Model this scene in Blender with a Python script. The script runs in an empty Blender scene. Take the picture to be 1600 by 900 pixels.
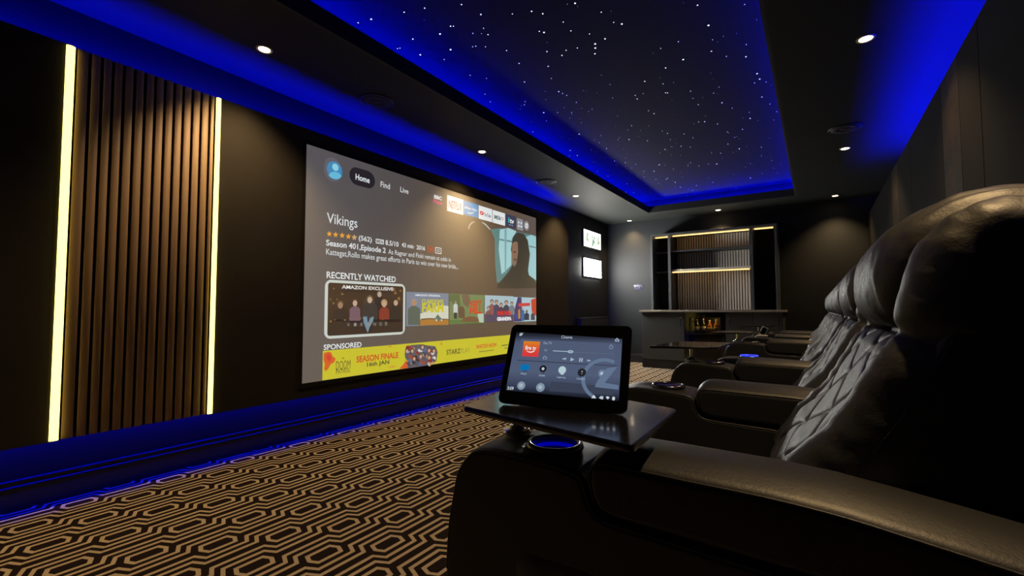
import bpy, bmesh, math, random
from mathutils import Vector, Matrix, noise

SC = bpy.context.scene
COL = SC.collection
PI = math.pi

# ------------------------------------------------------------------ camera, world, exposure, light levels
CAM_YAW, CAM_PITCH, CAM_ROLL, CAM_H, FOCAL_PX = math.radians(33.70), math.radians(2.68), math.radians(-0.109), 0.92, 710.8


def make_camera():
    y, p, r = CAM_YAW, CAM_PITCH, CAM_ROLL
    fw = Vector((math.cos(y) * math.cos(p), math.sin(y) * math.cos(p), math.sin(p)))
    rt = Vector((math.sin(y), -math.cos(y), 0))
    up = rt.cross(fw)
    rt2 = rt * math.cos(r) + up * math.sin(r)
    up2 = up * math.cos(r) - rt * math.sin(r)
    m = Matrix.Identity(4)
    for i in range(3):
        m[i][0], m[i][1], m[i][2] = rt2[i], up2[i], -fw[i]
    m[2][3] = CAM_H
    cd = bpy.data.cameras.new('camera')
    cd.sensor_width = 36
    cd.lens = FOCAL_PX * 36 / 1600
    cd.clip_start = 0.02
    o = bpy.data.objects.new('camera', cd)
    COL.objects.link(o)
    o.matrix_world = m
    SC.camera = o


make_camera()
SC.view_settings.view_transform = 'Standard'
SC.view_settings.look = 'None'
SC.view_settings.gamma = 1
SC.view_settings.use_curve_mapping = False
SC.view_settings.exposure = 0.0
SC.cycles.use_denoising = True
SC.cycles.max_bounces = 8
SC.cycles.sample_clamp_indirect = 3.0
SC.cycles.caustics_reflective = False
SC.cycles.caustics_refractive = False
w = bpy.data.worlds.new('world')
SC.world = w
w.use_nodes = True
w.node_tree.nodes['Background'].inputs[0].default_value = (0.5, 0.6, 0.7, 1)
w.node_tree.nodes['Background'].inputs[1].default_value = 0.0

DOWNLIGHT_WATT = 80.0
DOWNLIGHT_COL = (1.0, 0.66, 0.30)
COVE_BLUE = (0.0, 0.003, 1.0)
COVE_LEVEL = 215.0
TRAY_LEVEL = 400.0
PLINTH_LEVEL = 78.0
SIGN_LEVEL = 120.0
STRIP_LEVEL = 4.0
BAR_LED_LEVEL = 2.2


# ------------------------------------------------------------------ materials
def srgb(c):
    out = []
    for v in c[:3]:
        v = v / 255
        out.append(v / 12.92 if v <= 0.04045 else ((v + 0.055) / 1.055) ** 2.4)
    return tuple(out)


class E:
    """shader maths written as expressions"""
    def __init__(s, nt, sock): s.nt, s.s = nt, sock

    def _op(s, op, *a):
        n = s.nt.nodes.new('ShaderNodeMath'); n.operation = op
        for i, v in enumerate((s,) + a):
            if isinstance(v, E): s.nt.links.new(v.s, n.inputs[i])
            else: n.inputs[i].default_value = v
        return E(s.nt, n.outputs[0])
    def __add__(s, o): return s._op('ADD', o)
    def __sub__(s, o): return s._op('SUBTRACT', o)
    def __mul__(s, o): return s._op('MULTIPLY', o)
    def abs(s): return s._op('ABSOLUTE')
    def frac(s): return s._op('FRACT')
    def lt(s, v): return s._op('LESS_THAN', v)
    def gt(s, v): return s._op('GREATER_THAN', v)
    def max(s, o): return s._op('MAXIMUM', o)
    def min(s, o): return s._op('MINIMUM', o)
    def clamp(s): return s.max(0.0).min(1.0)


def mat(name, col, rough=0.5, metal=0.0, emit=None, level=0.0, bump=None, spec=0.5, coat=0.0, vary=None, sheen=0.0):
    m = bpy.data.materials.new(name)
    m.use_nodes = True
    nt = m.node_tree
    b = nt.nodes['Principled BSDF']
    b.inputs['Base Color'].default_value = (*col, 1)
    b.inputs['Roughness'].default_value = rough
    b.inputs['Metallic'].default_value = metal
    b.inputs['Specular IOR Level'].default_value = spec
    b.inputs['Coat Weight'].default_value = coat
    b.inputs['Coat Roughness'].default_value = 0.08
    if sheen: b.inputs['Sheen Weight'].default_value = sheen
    if emit:
        b.inputs['Emission Color'].default_value = (*emit, 1)
        b.inputs['Emission Strength'].default_value = level
    tc = nt.nodes.new('ShaderNodeTexCoord')
    if bump:
        prev = None
        for (sc_, st, det) in bump:
            n = nt.nodes.new('ShaderNodeTexNoise'); n.inputs['Scale'].default_value = sc_; n.inputs['Detail'].default_value = det
            nt.links.new(tc.outputs['Object'], n.inputs['Vector'])
            bn = nt.nodes.new('ShaderNodeBump'); bn.inputs['Strength'].default_value = st; bn.inputs['Distance'].default_value = 0.01
            nt.links.new(n.outputs['Fac'], bn.inputs['Height'])
            if prev: nt.links.new(prev.outputs[0], bn.inputs['Normal'])
            prev = bn
        nt.links.new(prev.outputs[0], b.inputs['Normal'])
    if vary:
        (sx, sy, sz), c2 = vary
        mp = nt.nodes.new('ShaderNodeMapping'); mp.inputs['Scale'].default_value = (sx, sy, sz)
        n = nt.nodes.new('ShaderNodeTexNoise'); n.inputs['Scale'].default_value = 1; n.inputs['Detail'].default_value = 6
        mx = nt.nodes.new('ShaderNodeMix'); mx.data_type = 'RGBA'
        nt.links.new(tc.outputs['Object'], mp.inputs[0]); nt.links.new(mp.outputs[0], n.inputs['Vector'])
        rp = nt.nodes.new('ShaderNodeMapRange'); rp.inputs[1].default_value = 0.35; rp.inputs[2].default_value = 0.65
        nt.links.new(n.outputs['Fac'], rp.inputs[0]); nt.links.new(rp.outputs[0], mx.inputs[0])
        mx.inputs[6].default_value = (*col, 1); mx.inputs[7].default_value = (*c2, 1)
        nt.links.new(mx.outputs[2], b.inputs['Base Color'])
    return m


M = {}
M['wall_long'] = mat('long wall paint', (0.011, 0.012, 0.014), 0.6, bump=[(60, 0.05, 3)], spec=0.2)
M['wall'] = mat('wall paint', (0.018, 0.020, 0.0235), 0.6, bump=[(60, 0.05, 3)], spec=0.2)
M['ceiling'] = mat('ceiling paint', (0.024, 0.0265, 0.0255), 0.65, bump=[(60, 0.04, 3)], spec=0.12)
M['fascia'] = mat('tray fascia paint', (0.018, 0.018, 0.02), 0.8)
M['media'] = mat('black acoustic fabric', (0.014, 0.011, 0.008), 0.85, bump=[(400, 0.15, 2)], vary=((3, 3, 3), (0.02, 0.015, 0.010)))
M['skirting'] = mat('black satin skirting', (0.02, 0.021, 0.024), 0.35)
M['rear'] = mat('crushed velvet with light scallop', (0.003, 0.0028, 0.0022), 0.6, bump=[(14, 0.5, 6), (90, 0.2, 3)], vary=((5, 5, 9), (0.018, 0.012, 0.0065)), spec=0.1)
M['rear_plain'] = mat('charcoal fabric panel', (0.0025, 0.0025, 0.0024), 0.8, bump=[(120, 0.15, 3)], spec=0.1)
M['blue_led'] = mat('blue led tape', (0.1, 0.1, 0.2), emit=COVE_BLUE, level=COVE_LEVEL)
M['end_led'] = mat('end led tape', (0.1, 0.1, 0.2), emit=COVE_BLUE, level=240)
M['rim_led'] = mat('cup rim led', (0.1, 0.1, 0.2), emit=(0.02, 0.05, 1.0), level=1.5)
M['tray_led'] = mat('tray led tape', (0.1, 0.1, 0.2), emit=COVE_BLUE, level=TRAY_LEVEL)
M['plinth_led'] = mat('plinth led tape', (0.1, 0.1, 0.2), emit=COVE_BLUE, level=PLINTH_LEVEL)
M['warm_led'] = mat('warm led diffuser', (0.5, 0.45, 0.3), emit=(1, 0.77, 0.155), level=STRIP_LEVEL)
M['bar_led'] = mat('amber led tape', (0.5, 0.4, 0.2), emit=(1, 0.58, 0.19), level=BAR_LED_LEVEL)
M['slat'] = mat('walnut slat', (0.27, 0.175, 0.105), 0.55, vary=((60, 60, 1.5), (0.36, 0.235, 0.14)))
M['slat_grey'] = mat('grey oak slat', (0.58, 0.54, 0.48), 0.55, vary=((60, 60, 1.5), (0.66, 0.61, 0.54)))
M['felt'] = mat('black felt', (0.006, 0.005, 0.005), 0.95)
M['cabinet'] = mat('dark grey cabinet', (0.046, 0.05, 0.05), 0.5)
M['unit'] = mat('dark shelf board', (0.05, 0.055, 0.062), 0.45)
M['worktop'] = mat('stone worktop', (0.33, 0.31, 0.27), 0.3, vary=((18, 18, 18), (0.42, 0.39, 0.33)))
M['black'] = mat('black plastic', (0.008, 0.008, 0.009), 0.4)
M['gloss_black'] = mat('gloss black', (0.004, 0.004, 0.005), 0.08, coat=0.5)
M['chrome'] = mat('chrome', (0.75, 0.75, 0.76), 0.14, metal=1)
M['steel_dark'] = mat('dark steel', (0.22, 0.22, 0.24), 0.22, metal=1)
M['leather'] = mat('black leather', (0.013, 0.015, 0.0185), 0.48, bump=[(260, 0.06, 3), (14, 0.13, 4)], spec=0.7)
M['leather_soft'] = mat('soft black leather', (0.017, 0.0185, 0.0175), 0.52, bump=[(260, 0.06, 3), (26, 0.22, 5)], spec=1.0)
M['stitch'] = mat('black thread', (0.03, 0.028, 0.022), 0.6)
M['cup_in'] = mat('cup liner', (0.25, 0.25, 0.3), 0.4)
M['cup_led'] = mat('cup led ring', (0.1, 0.1, 0.2), emit=(0.0, 0.0, 1.0), level=0.32)
M['trim_white'] = mat('downlight trim', (0.5, 0.42, 0.32), 0.4)
M['lamp'] = mat('lamp face', (0.8, 0.7, 0.5), emit=(1.0, 0.80, 0.52), level=22)
M['grille'] = mat('speaker grille', (0.012, 0.012, 0.013), 0.7)
M['star'] = mat('fibre star', (0.8, 0.8, 0.8), emit=(0.86, 0.95, 1.0), level=3.2)
M['star_dim'] = mat('faint fibre star', (0.8, 0.8, 0.8), emit=(0.8, 0.92, 1.0), level=1.1)
M['star_panel'] = mat('star panel cloth', (0.013, 0.0135, 0.016), 0.85, bump=[(200, 0.1, 2)], spec=0.12)
M['amber_glass'] = mat('amber bottle', (0.45, 0.18, 0.03), 0.1, coat=0.5)
M['dark_glass'] = mat('dark green bottle', (0.02, 0.035, 0.02), 0.1, coat=0.5)
M['label'] = mat('cream label', (0.6, 0.52, 0.38), 0.6)
M['white_plastic'] = mat('pale plastic', (0.5, 0.5, 0.48), 0.4)


def carpet_material():
    """interlocking elongated hexagons: column period .372 m, row period .277 m"""
    m = bpy.data.materials.new('hexagon carpet'); m.use_nodes = True
    nt = m.node_tree; b = nt.nodes['Principled BSDF']
    g = nt.nodes.new('ShaderNodeNewGeometry'); sp = nt.nodes.new('ShaderNodeSeparateXYZ')
    nt.links.new(g.outputs['Position'], sp.inputs[0])
    X = E(nt, sp.outputs[0]) - 1.257; Y = E(nt, sp.outputs[1]) - 1.706
    PX, PY = 0.372, 0.277
    ax = (((X * (1 / PX) + 0.5).frac() - 0.5) * PX).abs()          # 0 .. .186
    ay = (((Y * (1 / PY) + 0.5).frac() - 0.5) * PY).abs()          # 0 .. .1385
    # meander: the line pair at .074 / .112 above one hexagon steps down by .048 towards the next column
    s = ((ax - 0.0336 - ay * 0.526) * (1 / 0.0467)).clamp()
    f = ay + s * 0.048
    HW = 0.0083
    l1 = (f - 0.074).abs().lt(HW); l2 = (f - 0.112).abs().lt(HW)

    def ring(x, y):
        r = y.max(x + y * 0.39 - 0.0625 + 0.037)
        return (r - 0.0355).abs().lt(HW), r
    r1, _ = ring(ax, ay)
    r2, _ = ring(ax * -1.0 + PX / 2, ay * -1.0 + PY / 2)
    on = l1.max(l2).max(r1).max(r2)
    n = nt.nodes.new('ShaderNodeTexNoise'); n.inputs['Scale'].default_value = 260; n.inputs['Detail'].default_value = 2
    nt.links.new(g.outputs['Position'], n.inputs['Vector'])
    mx = nt.nodes.new('ShaderNodeMix'); mx.data_type = 'RGBA'
    mx.inputs[6].default_value = (0.022, 0.013, 0.013, 1); mx.inputs[7].default_value = (0.72, 0.58, 0.415, 1)
    nt.links.new(on.s, mx.inputs[0])
    m2 = nt.nodes.new('ShaderNodeMix'); m2.data_type = 'RGBA'; m2.blend_type = 'MULTIPLY'; m2.inputs[0].default_value = 0.5
    nt.links.new(mx.outputs[2], m2.inputs[6]); nt.links.new(n.outputs['Fac'], m2.inputs[7])
    nt.links.new(m2.outputs[2], b.inputs['Base Color'])
    b.inputs['Roughness'].default_value = 0.95; b.inputs['Specular IOR Level'].default_value = 0.1
    bn = nt.nodes.new('ShaderNodeBump'); bn.inputs['Strength'].default_value = 0.4; bn.inputs['Distance'].default_value = 0.004
    nt.links.new(n.outputs['Fac'], bn.inputs['Height']); nt.links.new(bn.outputs[0], b.inputs['Normal'])
    return m


M['carpet'] = carpet_material()


def carbon_material():
    m = mat('carbon weave', (0.02, 0.02, 0.022), 0.22, coat=0.8)
    nt = m.node_tree; b = nt.nodes['Principled BSDF']
    tc = nt.nodes.new('ShaderNodeTexCoord')
    mp = nt.nodes.new('ShaderNodeMapping'); mp.inputs['Rotation'].default_value = (0, 0, 0.6)
    ck = nt.nodes.new('ShaderNodeTexChecker'); ck.inputs['Scale'].default_value = 150
    ck.inputs[1].default_value = (0.004, 0.004, 0.0045, 1); ck.inputs[2].default_value = (0.014, 0.013, 0.013, 1)
    nt.links.new(tc.outputs['Object'], mp.inputs[0]); nt.links.new(mp.outputs[0], ck.inputs[0]); nt.links.new(ck.outputs[0], b.inputs['Base Color'])
    return m


M['carbon'] = carbon_material()


def glass_material():
    m = bpy.data.materials.new('door glass'); m.use_nodes = True
    nt = m.node_tree
    for n in list(nt.nodes):
        if n.type != 'OUTPUT_MATERIAL': nt.nodes.remove(n)
    o = [n for n in nt.nodes][0]
    t = nt.nodes.new('ShaderNodeBsdfTransparent'); t.inputs[0].default_value = (0.75, 0.75, 0.75, 1)
    gl = nt.nodes.new('ShaderNodeBsdfGlossy'); gl.inputs['Roughness'].default_value = 0.05
    mx = nt.nodes.new('ShaderNodeMixShader'); fr = nt.nodes.new('ShaderNodeFresnel'); fr.inputs[0].default_value = 1.5
    nt.links.new(fr.outputs[0], mx.inputs[0]); nt.links.new(t.outputs[0], mx.inputs[1]); nt.links.new(gl.outputs[0], mx.inputs[2])
    nt.links.new(mx.outputs[0], o.inputs[0])
    return m


M['glass'] = glass_material()
SCREEN_GAIN = 0.80


def picture_mat(c, base=0.28, gain=None, rough=0.9):
    key = ('pic', tuple(c), base)
    if key not in M:
        M[key] = mat('picture colour', (base,) * 3, rough, emit=srgb(c), level=SCREEN_GAIN if gain is None else gain, spec=0.0 if rough > 0.5 else 0.5)
    return M[key]


def ramp_emission(name, coord_axis, stops, base, level, rough, noise_amt=0.0):
    """an image background: colours along one object axis"""
    m = mat(name, (base,) * 3, rough, emit=(1, 1, 1), level=level, spec=0.0 if rough > 0.5 else 0.5)
    nt = m.node_tree; b = nt.nodes['Principled BSDF']
    tc = nt.nodes.new('ShaderNodeTexCoord'); sp = nt.nodes.new('ShaderNodeSeparateXYZ'); r = nt.nodes.new('ShaderNodeValToRGB')
    nt.links.new(tc.outputs['Generated'], sp.inputs[0]); nt.links.new(sp.outputs[coord_axis], r.inputs[0])
    cr = r.color_ramp
    while len(cr.elements) < len(stops): cr.elements.new(0.5)
    for e, (p, c) in zip(cr.elements, stops):
        e.position = p; e.color = (*srgb(c), 1)
    nt.links.new(r.outputs[0], b.inputs['Emission Color'])
    return m


# ------------------------------------------------------------------ object helpers
def tag(o, label=None, cat=None, group=None, kind=None):
    if label: o['label'] = label
    if cat: o['category'] = cat
    if group: o['group'] = group
    if kind: o['kind'] = kind
    return o


def empty(name, loc, label, cat, group=None, rz=0.0):
    o = bpy.data.objects.new(name, None); COL.objects.link(o)
    o.location = loc; o.rotation_euler = (0, 0, rz); o.empty_display_size = 0.1
    return tag(o, label, cat, group)


def link(name, bm, mats, parent=None, smooth=False, bevel=0.0, segs=2, wn=True):
    me = bpy.data.meshes.new(name)
    bmesh.ops.recalc_face_normals(bm, faces=bm.faces[:])
    bm.to_mesh(me); bm.free()
    for m in (mats if isinstance(mats, (list, tuple)) else [mats]): me.materials.append(m)
    o = bpy.data.objects.new(name, me); COL.objects.link(o)
    if parent: o.parent = parent
    if smooth or bevel:
        for p in me.polygons: p.use_smooth = True
    if bevel:
        md = o.modifiers.new('bevel', 'BEVEL'); md.width = bevel; md.segments = segs; md.limit_method = 'ANGLE'; md.angle_limit = math.radians(38)
        if wn:
            md = o.modifiers.new('normals', 'WEIGHTED_NORMAL'); md.keep_sharp = False
    return o


def box(bm, x0, x1, y0, y1, z0, z1, mi=0):
    vs = [bm.verts.new((x, y, z)) for x in (x0, x1) for y in (y0, y1) for z in (z0, z1)]
    for q in ((0, 1, 3, 2), (4, 6, 7, 5), (0, 4, 5, 1), (2, 3, 7, 6), (0, 2, 6, 4), (1, 5, 7, 3)):
        f = bm.faces.new([vs[i] for i in q]); f.material_index = mi
    return vs


def boxes(*bs):
    bm = bmesh.new()
    for b in bs: box(bm, *b)
    return bm


def prism_x(bm, prof, x0, x1, nx=1, mi=0):
    """profile in (y, z) swept along x"""
    rows = []
    for i in range(nx + 1):
        x = x0 + (x1 - x0) * i / nx
        rows.append([bm.verts.new((x, y, z)) for y, z in prof])
    n = len(prof)
    for a, b in zip(rows, rows[1:]):
        for i in range(n):
            f = bm.faces.new((a[i], a[(i + 1) % n], b[(i + 1) % n], b[i])); f.material_index = mi
    bm.faces.new(rows[0]); bm.faces.new(rows[-1][::-1])
    return rows


def prism_z(bm, prof, z0, z1, mi=0):
    a = [bm.verts.new((x, y, z0)) for x, y in prof]; b = [bm.verts.new((x, y, z1)) for x, y in prof]
    n = len(prof)
    for i in range(n): bm.faces.new((a[i], a[(i + 1) % n], b[(i + 1) % n], b[i])).material_index = mi
    bm.faces.new(a[::-1]).material_index = mi; bm.faces.new(b).material_index = mi


def lathe(bm, prof, c=(0, 0, 0), n=32, axis='z', closed=False, mi=0):
    rows = []
    for i in range(n):
        t = 2 * PI * i / n
        r_ = []
        for r, h in prof:
            p = (r * math.cos(t), r * math.sin(t), h) if axis == 'z' else ((h, r * math.cos(t), r * math.sin(t)) if axis == 'x' else (r * math.cos(t), h, r * math.sin(t)))
            r_.append(bm.verts.new((c[0] + p[0], c[1] + p[1], c[2] + p[2])))
        rows.append(r_)
    k = len(prof)
    for i in range(n):
        a, b = rows[i], rows[(i + 1) % n]
        for j in range(k if closed else k - 1):
            bm.faces.new((a[j], b[j], b[(j + 1) % k], a[(j + 1) % k])).material_index = mi
    if not closed:
        if prof[0][0] > 1e-6: bm.faces.new([r_[0] for r_ in rows][::-1]).material_index = mi
        if prof[-1][0] > 1e-6: bm.faces.new([r_[-1] for r_ in rows]).material_index = mi
    bmesh.ops.remove_doubles(bm, verts=bm.verts[:], dist=1e-6)


def tube(bm, pts, r, n=8, closed=False, mi=0):
    pts = [Vector(p) for p in pts]
    rows = []
    up0 = Vector((1, 0, 0))
    for i, p in enumerate(pts):
        a = pts[i - 1] if i > 0 else (pts[-1] if closed else pts[0])
        b = pts[i + 1] if i < len(pts) - 1 else (pts[0] if closed else pts[-1])
        t = (b - a).normalized()
        u = up0 - t * up0.dot(t)
        if u.length < 0.05: u = Vector((0, 0, 1)) - t * t.z
        u.normalize(); v = t.cross(u)
        rr = r(i / max(1, len(pts) - 1)) if callable(r) else r
        rows.append([bm.verts.new(p + (u * math.cos(2 * PI * k / n) + v * math.sin(2 * PI * k / n)) * rr) for k in range(n)])
    m_ = len(rows)
    for i in range(m_ if closed else m_ - 1):
        a, b = rows[i], rows[(i + 1) % m_]
        for k in range(n): bm.faces.new((a[k], a[(k + 1) % n], b[(k + 1) % n], b[k])).material_index = mi
    if not closed:
        bm.faces.new(rows[0][::-1]); bm.faces.new(rows[-1])


def resample(pts, n, closed=False):
    """points evenly along a Catmull-Rom curve through pts"""
    P = [Vector(p) for p in pts]
    m_ = len(P); fine = []
    segs = m_ if closed else m_ - 1
    for i in range(segs):
        p1, p2 = P[i], P[(i + 1) % m_]
        p0 = P[i - 1] if (i > 0 or closed) else p1 * 2 - p2
        p3 = P[(i + 2) % m_] if (i + 2 < m_ or closed) else p2 * 2 - p1
        for k in range(16):
            t = k / 16
            fine.append(0.5 * ((2 * p1) + (p2 - p0) * t + (2 * p0 - 5 * p1 + 4 * p2 - p3) * t * t + (3 * p1 - p0 - 3 * p2 + p3) * t ** 3))
    fine.append(P[0].copy() if closed else P[-1].copy())
    d = [0.0]
    for a, b in zip(fine, fine[1:]): d.append(d[-1] + (b - a).length)
    out = []; j = 0
    cnt = n if closed else n - 1
    for i in range(n):
        s = d[-1] * i / cnt
        while j < len(d) - 2 and d[j + 1] < s: j += 1
        t = 0 if d[j + 1] == d[j] else (s - d[j]) / (d[j + 1] - d[j])
        out.append(fine[j].lerp(fine[j + 1], t))
    return out


def cut(o, bm_cutter):
    """boolean-cut a hole and bake it into the mesh"""
    me = bpy.data.meshes.new('cutter'); bmesh.ops.recalc_face_normals(bm_cutter, faces=bm_cutter.faces[:]); bm_cutter.to_mesh(me); bm_cutter.free()
    c = bpy.data.objects.new('cutter', me); COL.objects.link(c); c.parent = o.parent
    md = o.modifiers.new('cut', 'BOOLEAN'); md.object = c; md.operation = 'DIFFERENCE'; md.solver = 'EXACT'
    dg = bpy.context.evaluated_depsgraph_get()
    new = bpy.data.meshes.new_from_object(o.evaluated_get(dg))
    o.modifiers.clear(); o.data = new
    bpy.data.objects.remove(c)


def copy_tree(o, parent=None):
    kids = [c for c in COL.objects if c.parent == o]
    c = o.copy(); COL.objects.link(c); c.parent = parent
    for k in kids: copy_tree(k, c)
    return c


def text_mesh(s, bold=0.0):
    cu = bpy.data.curves.new('lettering', 'FONT'); cu.body = s; cu.offset = bold; cu.resolution_u = 3; cu.size = 1
    o = bpy.data.objects.new('lettering', cu); COL.objects.link(o)
    me = bpy.data.meshes.new_from_object(o.evaluated_get(bpy.context.evaluated_depsgraph_get()))
    bpy.data.objects.remove(o); bpy.data.curves.remove(cu)
    return me


def round_rect(u0, v0, u1, v1, r, n=6):
    r = min(r, (u1 - u0) / 2 - 1e-5, (v1 - v0) / 2 - 1e-5)
    if r <= 0: return [(u0, v0), (u1, v0), (u1, v1), (u0, v1)]
    out = []
    for cx, cy, a in ((u1 - r, v0 + r, -90), (u1 - r, v1 - r, 0), (u0 + r, v1 - r, 90), (u0 + r, v0 + r, 180)):
        for k in range(n + 1):
            t = math.radians(a + 90 * k / n); out.append((cx + r * math.cos(t), cy + r * math.sin(t)))
    return out


def draw(bm, mats, item, to3d, layer, pick):
    """add one flat graphic; pick(colour) gives the material"""
    def mi(c):
        m = pick(c)
        if m not in mats: mats.append(m)
        return mats.index(m)
    k = item[0]
    if k == 't':
        _, s, u0, v0, u1, v1, c, bold = item
        me = text_mesh(s, bold); idx = mi(c)
        xs = [v.co.x for v in me.vertices]; ys = [v.co.y for v in me.vertices]
        a, b_, c_, d = min(xs), max(xs), min(ys), max(ys)
        vs = [bm.verts.new(to3d(u0 + (v.co.x - a) / (b_ - a) * (u1 - u0), v1 - (v.co.y - c_) / (d - c_) * (v1 - v0), layer)) for v in me.vertices]
        for p in me.polygons:
            try: bm.faces.new([vs[i] for i in p.vertices]).material_index = idx
            except ValueError: pass
        bpy.data.meshes.remove(me)
        return
    if k == 'r':
        _, u0, v0, u1, v1, c, rd = item; pts = round_rect(u0, v0, u1, v1, rd)
    elif k == 'e':
        _, u, v, ru, rv, c = item; pts = [(u + ru * math.cos(2 * PI * i / 28), v + rv * math.sin(2 * PI * i / 28)) for i in range(28)]
    else:
        _, pts, c = item
    vs = [bm.verts.new(to3d(u, v, layer)) for u, v in pts]
    bm.faces.new(vs).material_index = mi(c)


# ------------------------------------------------------------------ the room shell
CEIL, YL, YR, XB, XN = 2.45, 3.11, -0.78, 7.8, -1.0
TRY0, TRY1, TRX0, TRX1 = 0.195, 2.18, 0.6, 7.2          # opening of the raised star tray


def struct(name, bm, m, label=None, parent=None, **k):
    o = link(name, bm, m, parent, **k)
    o['kind'] = 'structure'
    if label: o['label'] = label
    return o


struct('floor', boxes((XN, XB, YR, YL, -0.08, 0.0)), M['carpet'], 'beige and black carpet of interlocking hexagons')
struct('wall_left', boxes((XN - 0.1, XB + 0.1, YL, YL + 0.1, 0, 2.8)), M['wall_long'], 'dark long wall behind the projector screen')
struct('wall_right', boxes((XN - 0.1, XB + 0.1, YR - 0.1, YR, 0, 2.8)), M['wall'], 'dark wall behind the recliners')
struct('wall_back', boxes((XB, XB + 0.1, YR, YL, 0, 2.8)), M['wall'], 'dark grey end wall behind the bar')
struct('wall_front', boxes((XN - 0.1, XN, YR, YL, 0, 2.8)), M['wall'], 'dark end wall behind the camera')
bm = boxes((XN, XB, TRY1 + 0.02, YL, CEIL, CEIL + 0.05), (XN, XB, YR, TRY0 - 0.02, CEIL, CEIL + 0.05),
           (TRX1 + 0.02, XB, TRY0 - 0.02, TRY1 + 0.02, CEIL, CEIL + 0.05), (XN, TRX0 - 0.02, TRY0 - 0.02, TRY1 + 0.02, CEIL, CEIL + 0.05),
           (TRX0 - 0.24, TRX1 + 0.24, TRY1 + 0.22, TRY1 + 0.24, CEIL + 0.05, 2.75), (TRX0 - 0.24, TRX1 + 0.24, TRY0 - 0.24, TRY0 - 0.22, CEIL + 0.05, 2.75),
           (TRX1 + 0.22, TRX1 + 0.24, TRY0 - 0.22, TRY1 + 0.22, CEIL + 0.05, 2.75), (TRX0 - 0.24, TRX0 - 0.22, TRY0 - 0.22, TRY1 + 0.22, CEIL + 0.05, 2.75))
ceiling = struct('ceiling', bm, M['ceiling'], 'dark dropped ceiling around the raised star tray')
bm = boxes((TRX0 - 0.02, TRX1 + 0.02, TRY1, TRY1 + 0.02, CEIL, 2.555), (TRX0 - 0.02, TRX1 + 0.02, TRY0 - 0.02, TRY0, CEIL, 2.555),
           (TRX1, TRX1 + 0.02, TRY0, TRY1, CEIL, 2.555), (TRX0 - 0.02, TRX0, TRY0, TRY1, CEIL, 2.555))
struct('trim_1', bm, M['fascia'], 'black upstand around the star tray')

# skirtings
bm = boxes((XN, XB, YL - 0.022, YL, 0, 0.108), (XN, XB, YL - 0.014, YL, 0.108, 0.124), (XN, XB, YL - 0.008, YL, 0.124, 0.136))
tube(bm, [(XN + 0.01, YL - 0.020, 0.104), (XB - 0.02, YL - 0.020, 0.104)], 0.0075, 12)
tube(bm, [(XN + 0.01, YL - 0.012, 0.130), (XB - 0.02, YL - 0.012, 0.130)], 0.0075, 12)
struct('baseboard_left', bm, M['skirting'], 'black moulded skirting under the projector wall', smooth=False)
bm = boxes((XB - 0.018, XB, 2.30, YL - 0.022, 0, 0.125), (XB - 0.011, XB, 2.30, YL - 0.022, 0.125, 0.145))
struct('baseboard_back', bm, M['skirting'], 'black skirting left of the bar', bevel=0.002)

# proud media wall with the glow behind it
MWF, MWB, MWX, MWZ0, MWZ1 = 2.952, 3.022, 5.90, 0.312, 2.196
media = struct('wall_media', boxes((XN, 0.59, MWF, MWB, MWZ0, MWZ1), (0.59, 1.265, MWF + 0.03, MWB, MWZ0, MWZ1), (1.265, MWX, MWF, MWB, MWZ0, MWZ1),
                                   (XN, MWX - 0.1, MWB, YL, 1.2, 1.24)),
               M['media'], 'black fabric wall standing off the long wall, backlit blue')
link('led_strip', boxes((XN + 0.02, MWX - 0.06, 3.040, 3.070, 2.154, 2.158)), M['blue_led'], media)
bm = bmesh.new(); prism_x(bm, [(MWB, 0.352), (MWB, 0.345), (MWB + 0.017, 0.352)], XN + 0.02, MWX - 0.04)
o = link('led_strip', bm, [M['black'], M['plinth_led']], media)
for f in o.data.polygons: f.material_index = 1 if abs(f.normal.y) > 0.2 and abs(f.normal.z) > 0.2 else 0
link('led_strip', boxes((MWX - 0.03, MWX - 0.018, MWB, MWB + 0.0015, 0.36, 2.06)), M['end_led'], media)

# proud panelled wall behind the seats
RWF, RWB, RWZ = -0.625, -0.685, 2.2
bm = bmesh.new()
seams = [XN, 0.72, 1.75, 2.76, 3.10, 3.47, 4.50, 5.12, 5.50, 6.6, XB]
for i, (a, b) in enumerate(zip(seams, seams[1:])):
    box(bm, a + 0.003, b - 0.003, RWB, RWF, 0.0, RWZ, 1 if (a, b) in ((3.10, 3.47), (5.12, 5.50), (0.72, 1.75)) else 0)  # velvet strips under the downlights; their light pools are partly in the brown
box(bm, XN, XB, RWB - 0.005, RWB, 0, RWZ - 0.01, 0)
rear = struct('wall_panelled', bm, [M['rear_plain'], M['rear']], 'dark padded wall panels behind the recliners, backlit blue along the top', bevel=0.004)
link('led_strip', boxes((XN + 0.02, 5.75, -0.749, -0.719, 2.158, 2.162)), M['blue_led'], rear)

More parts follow.
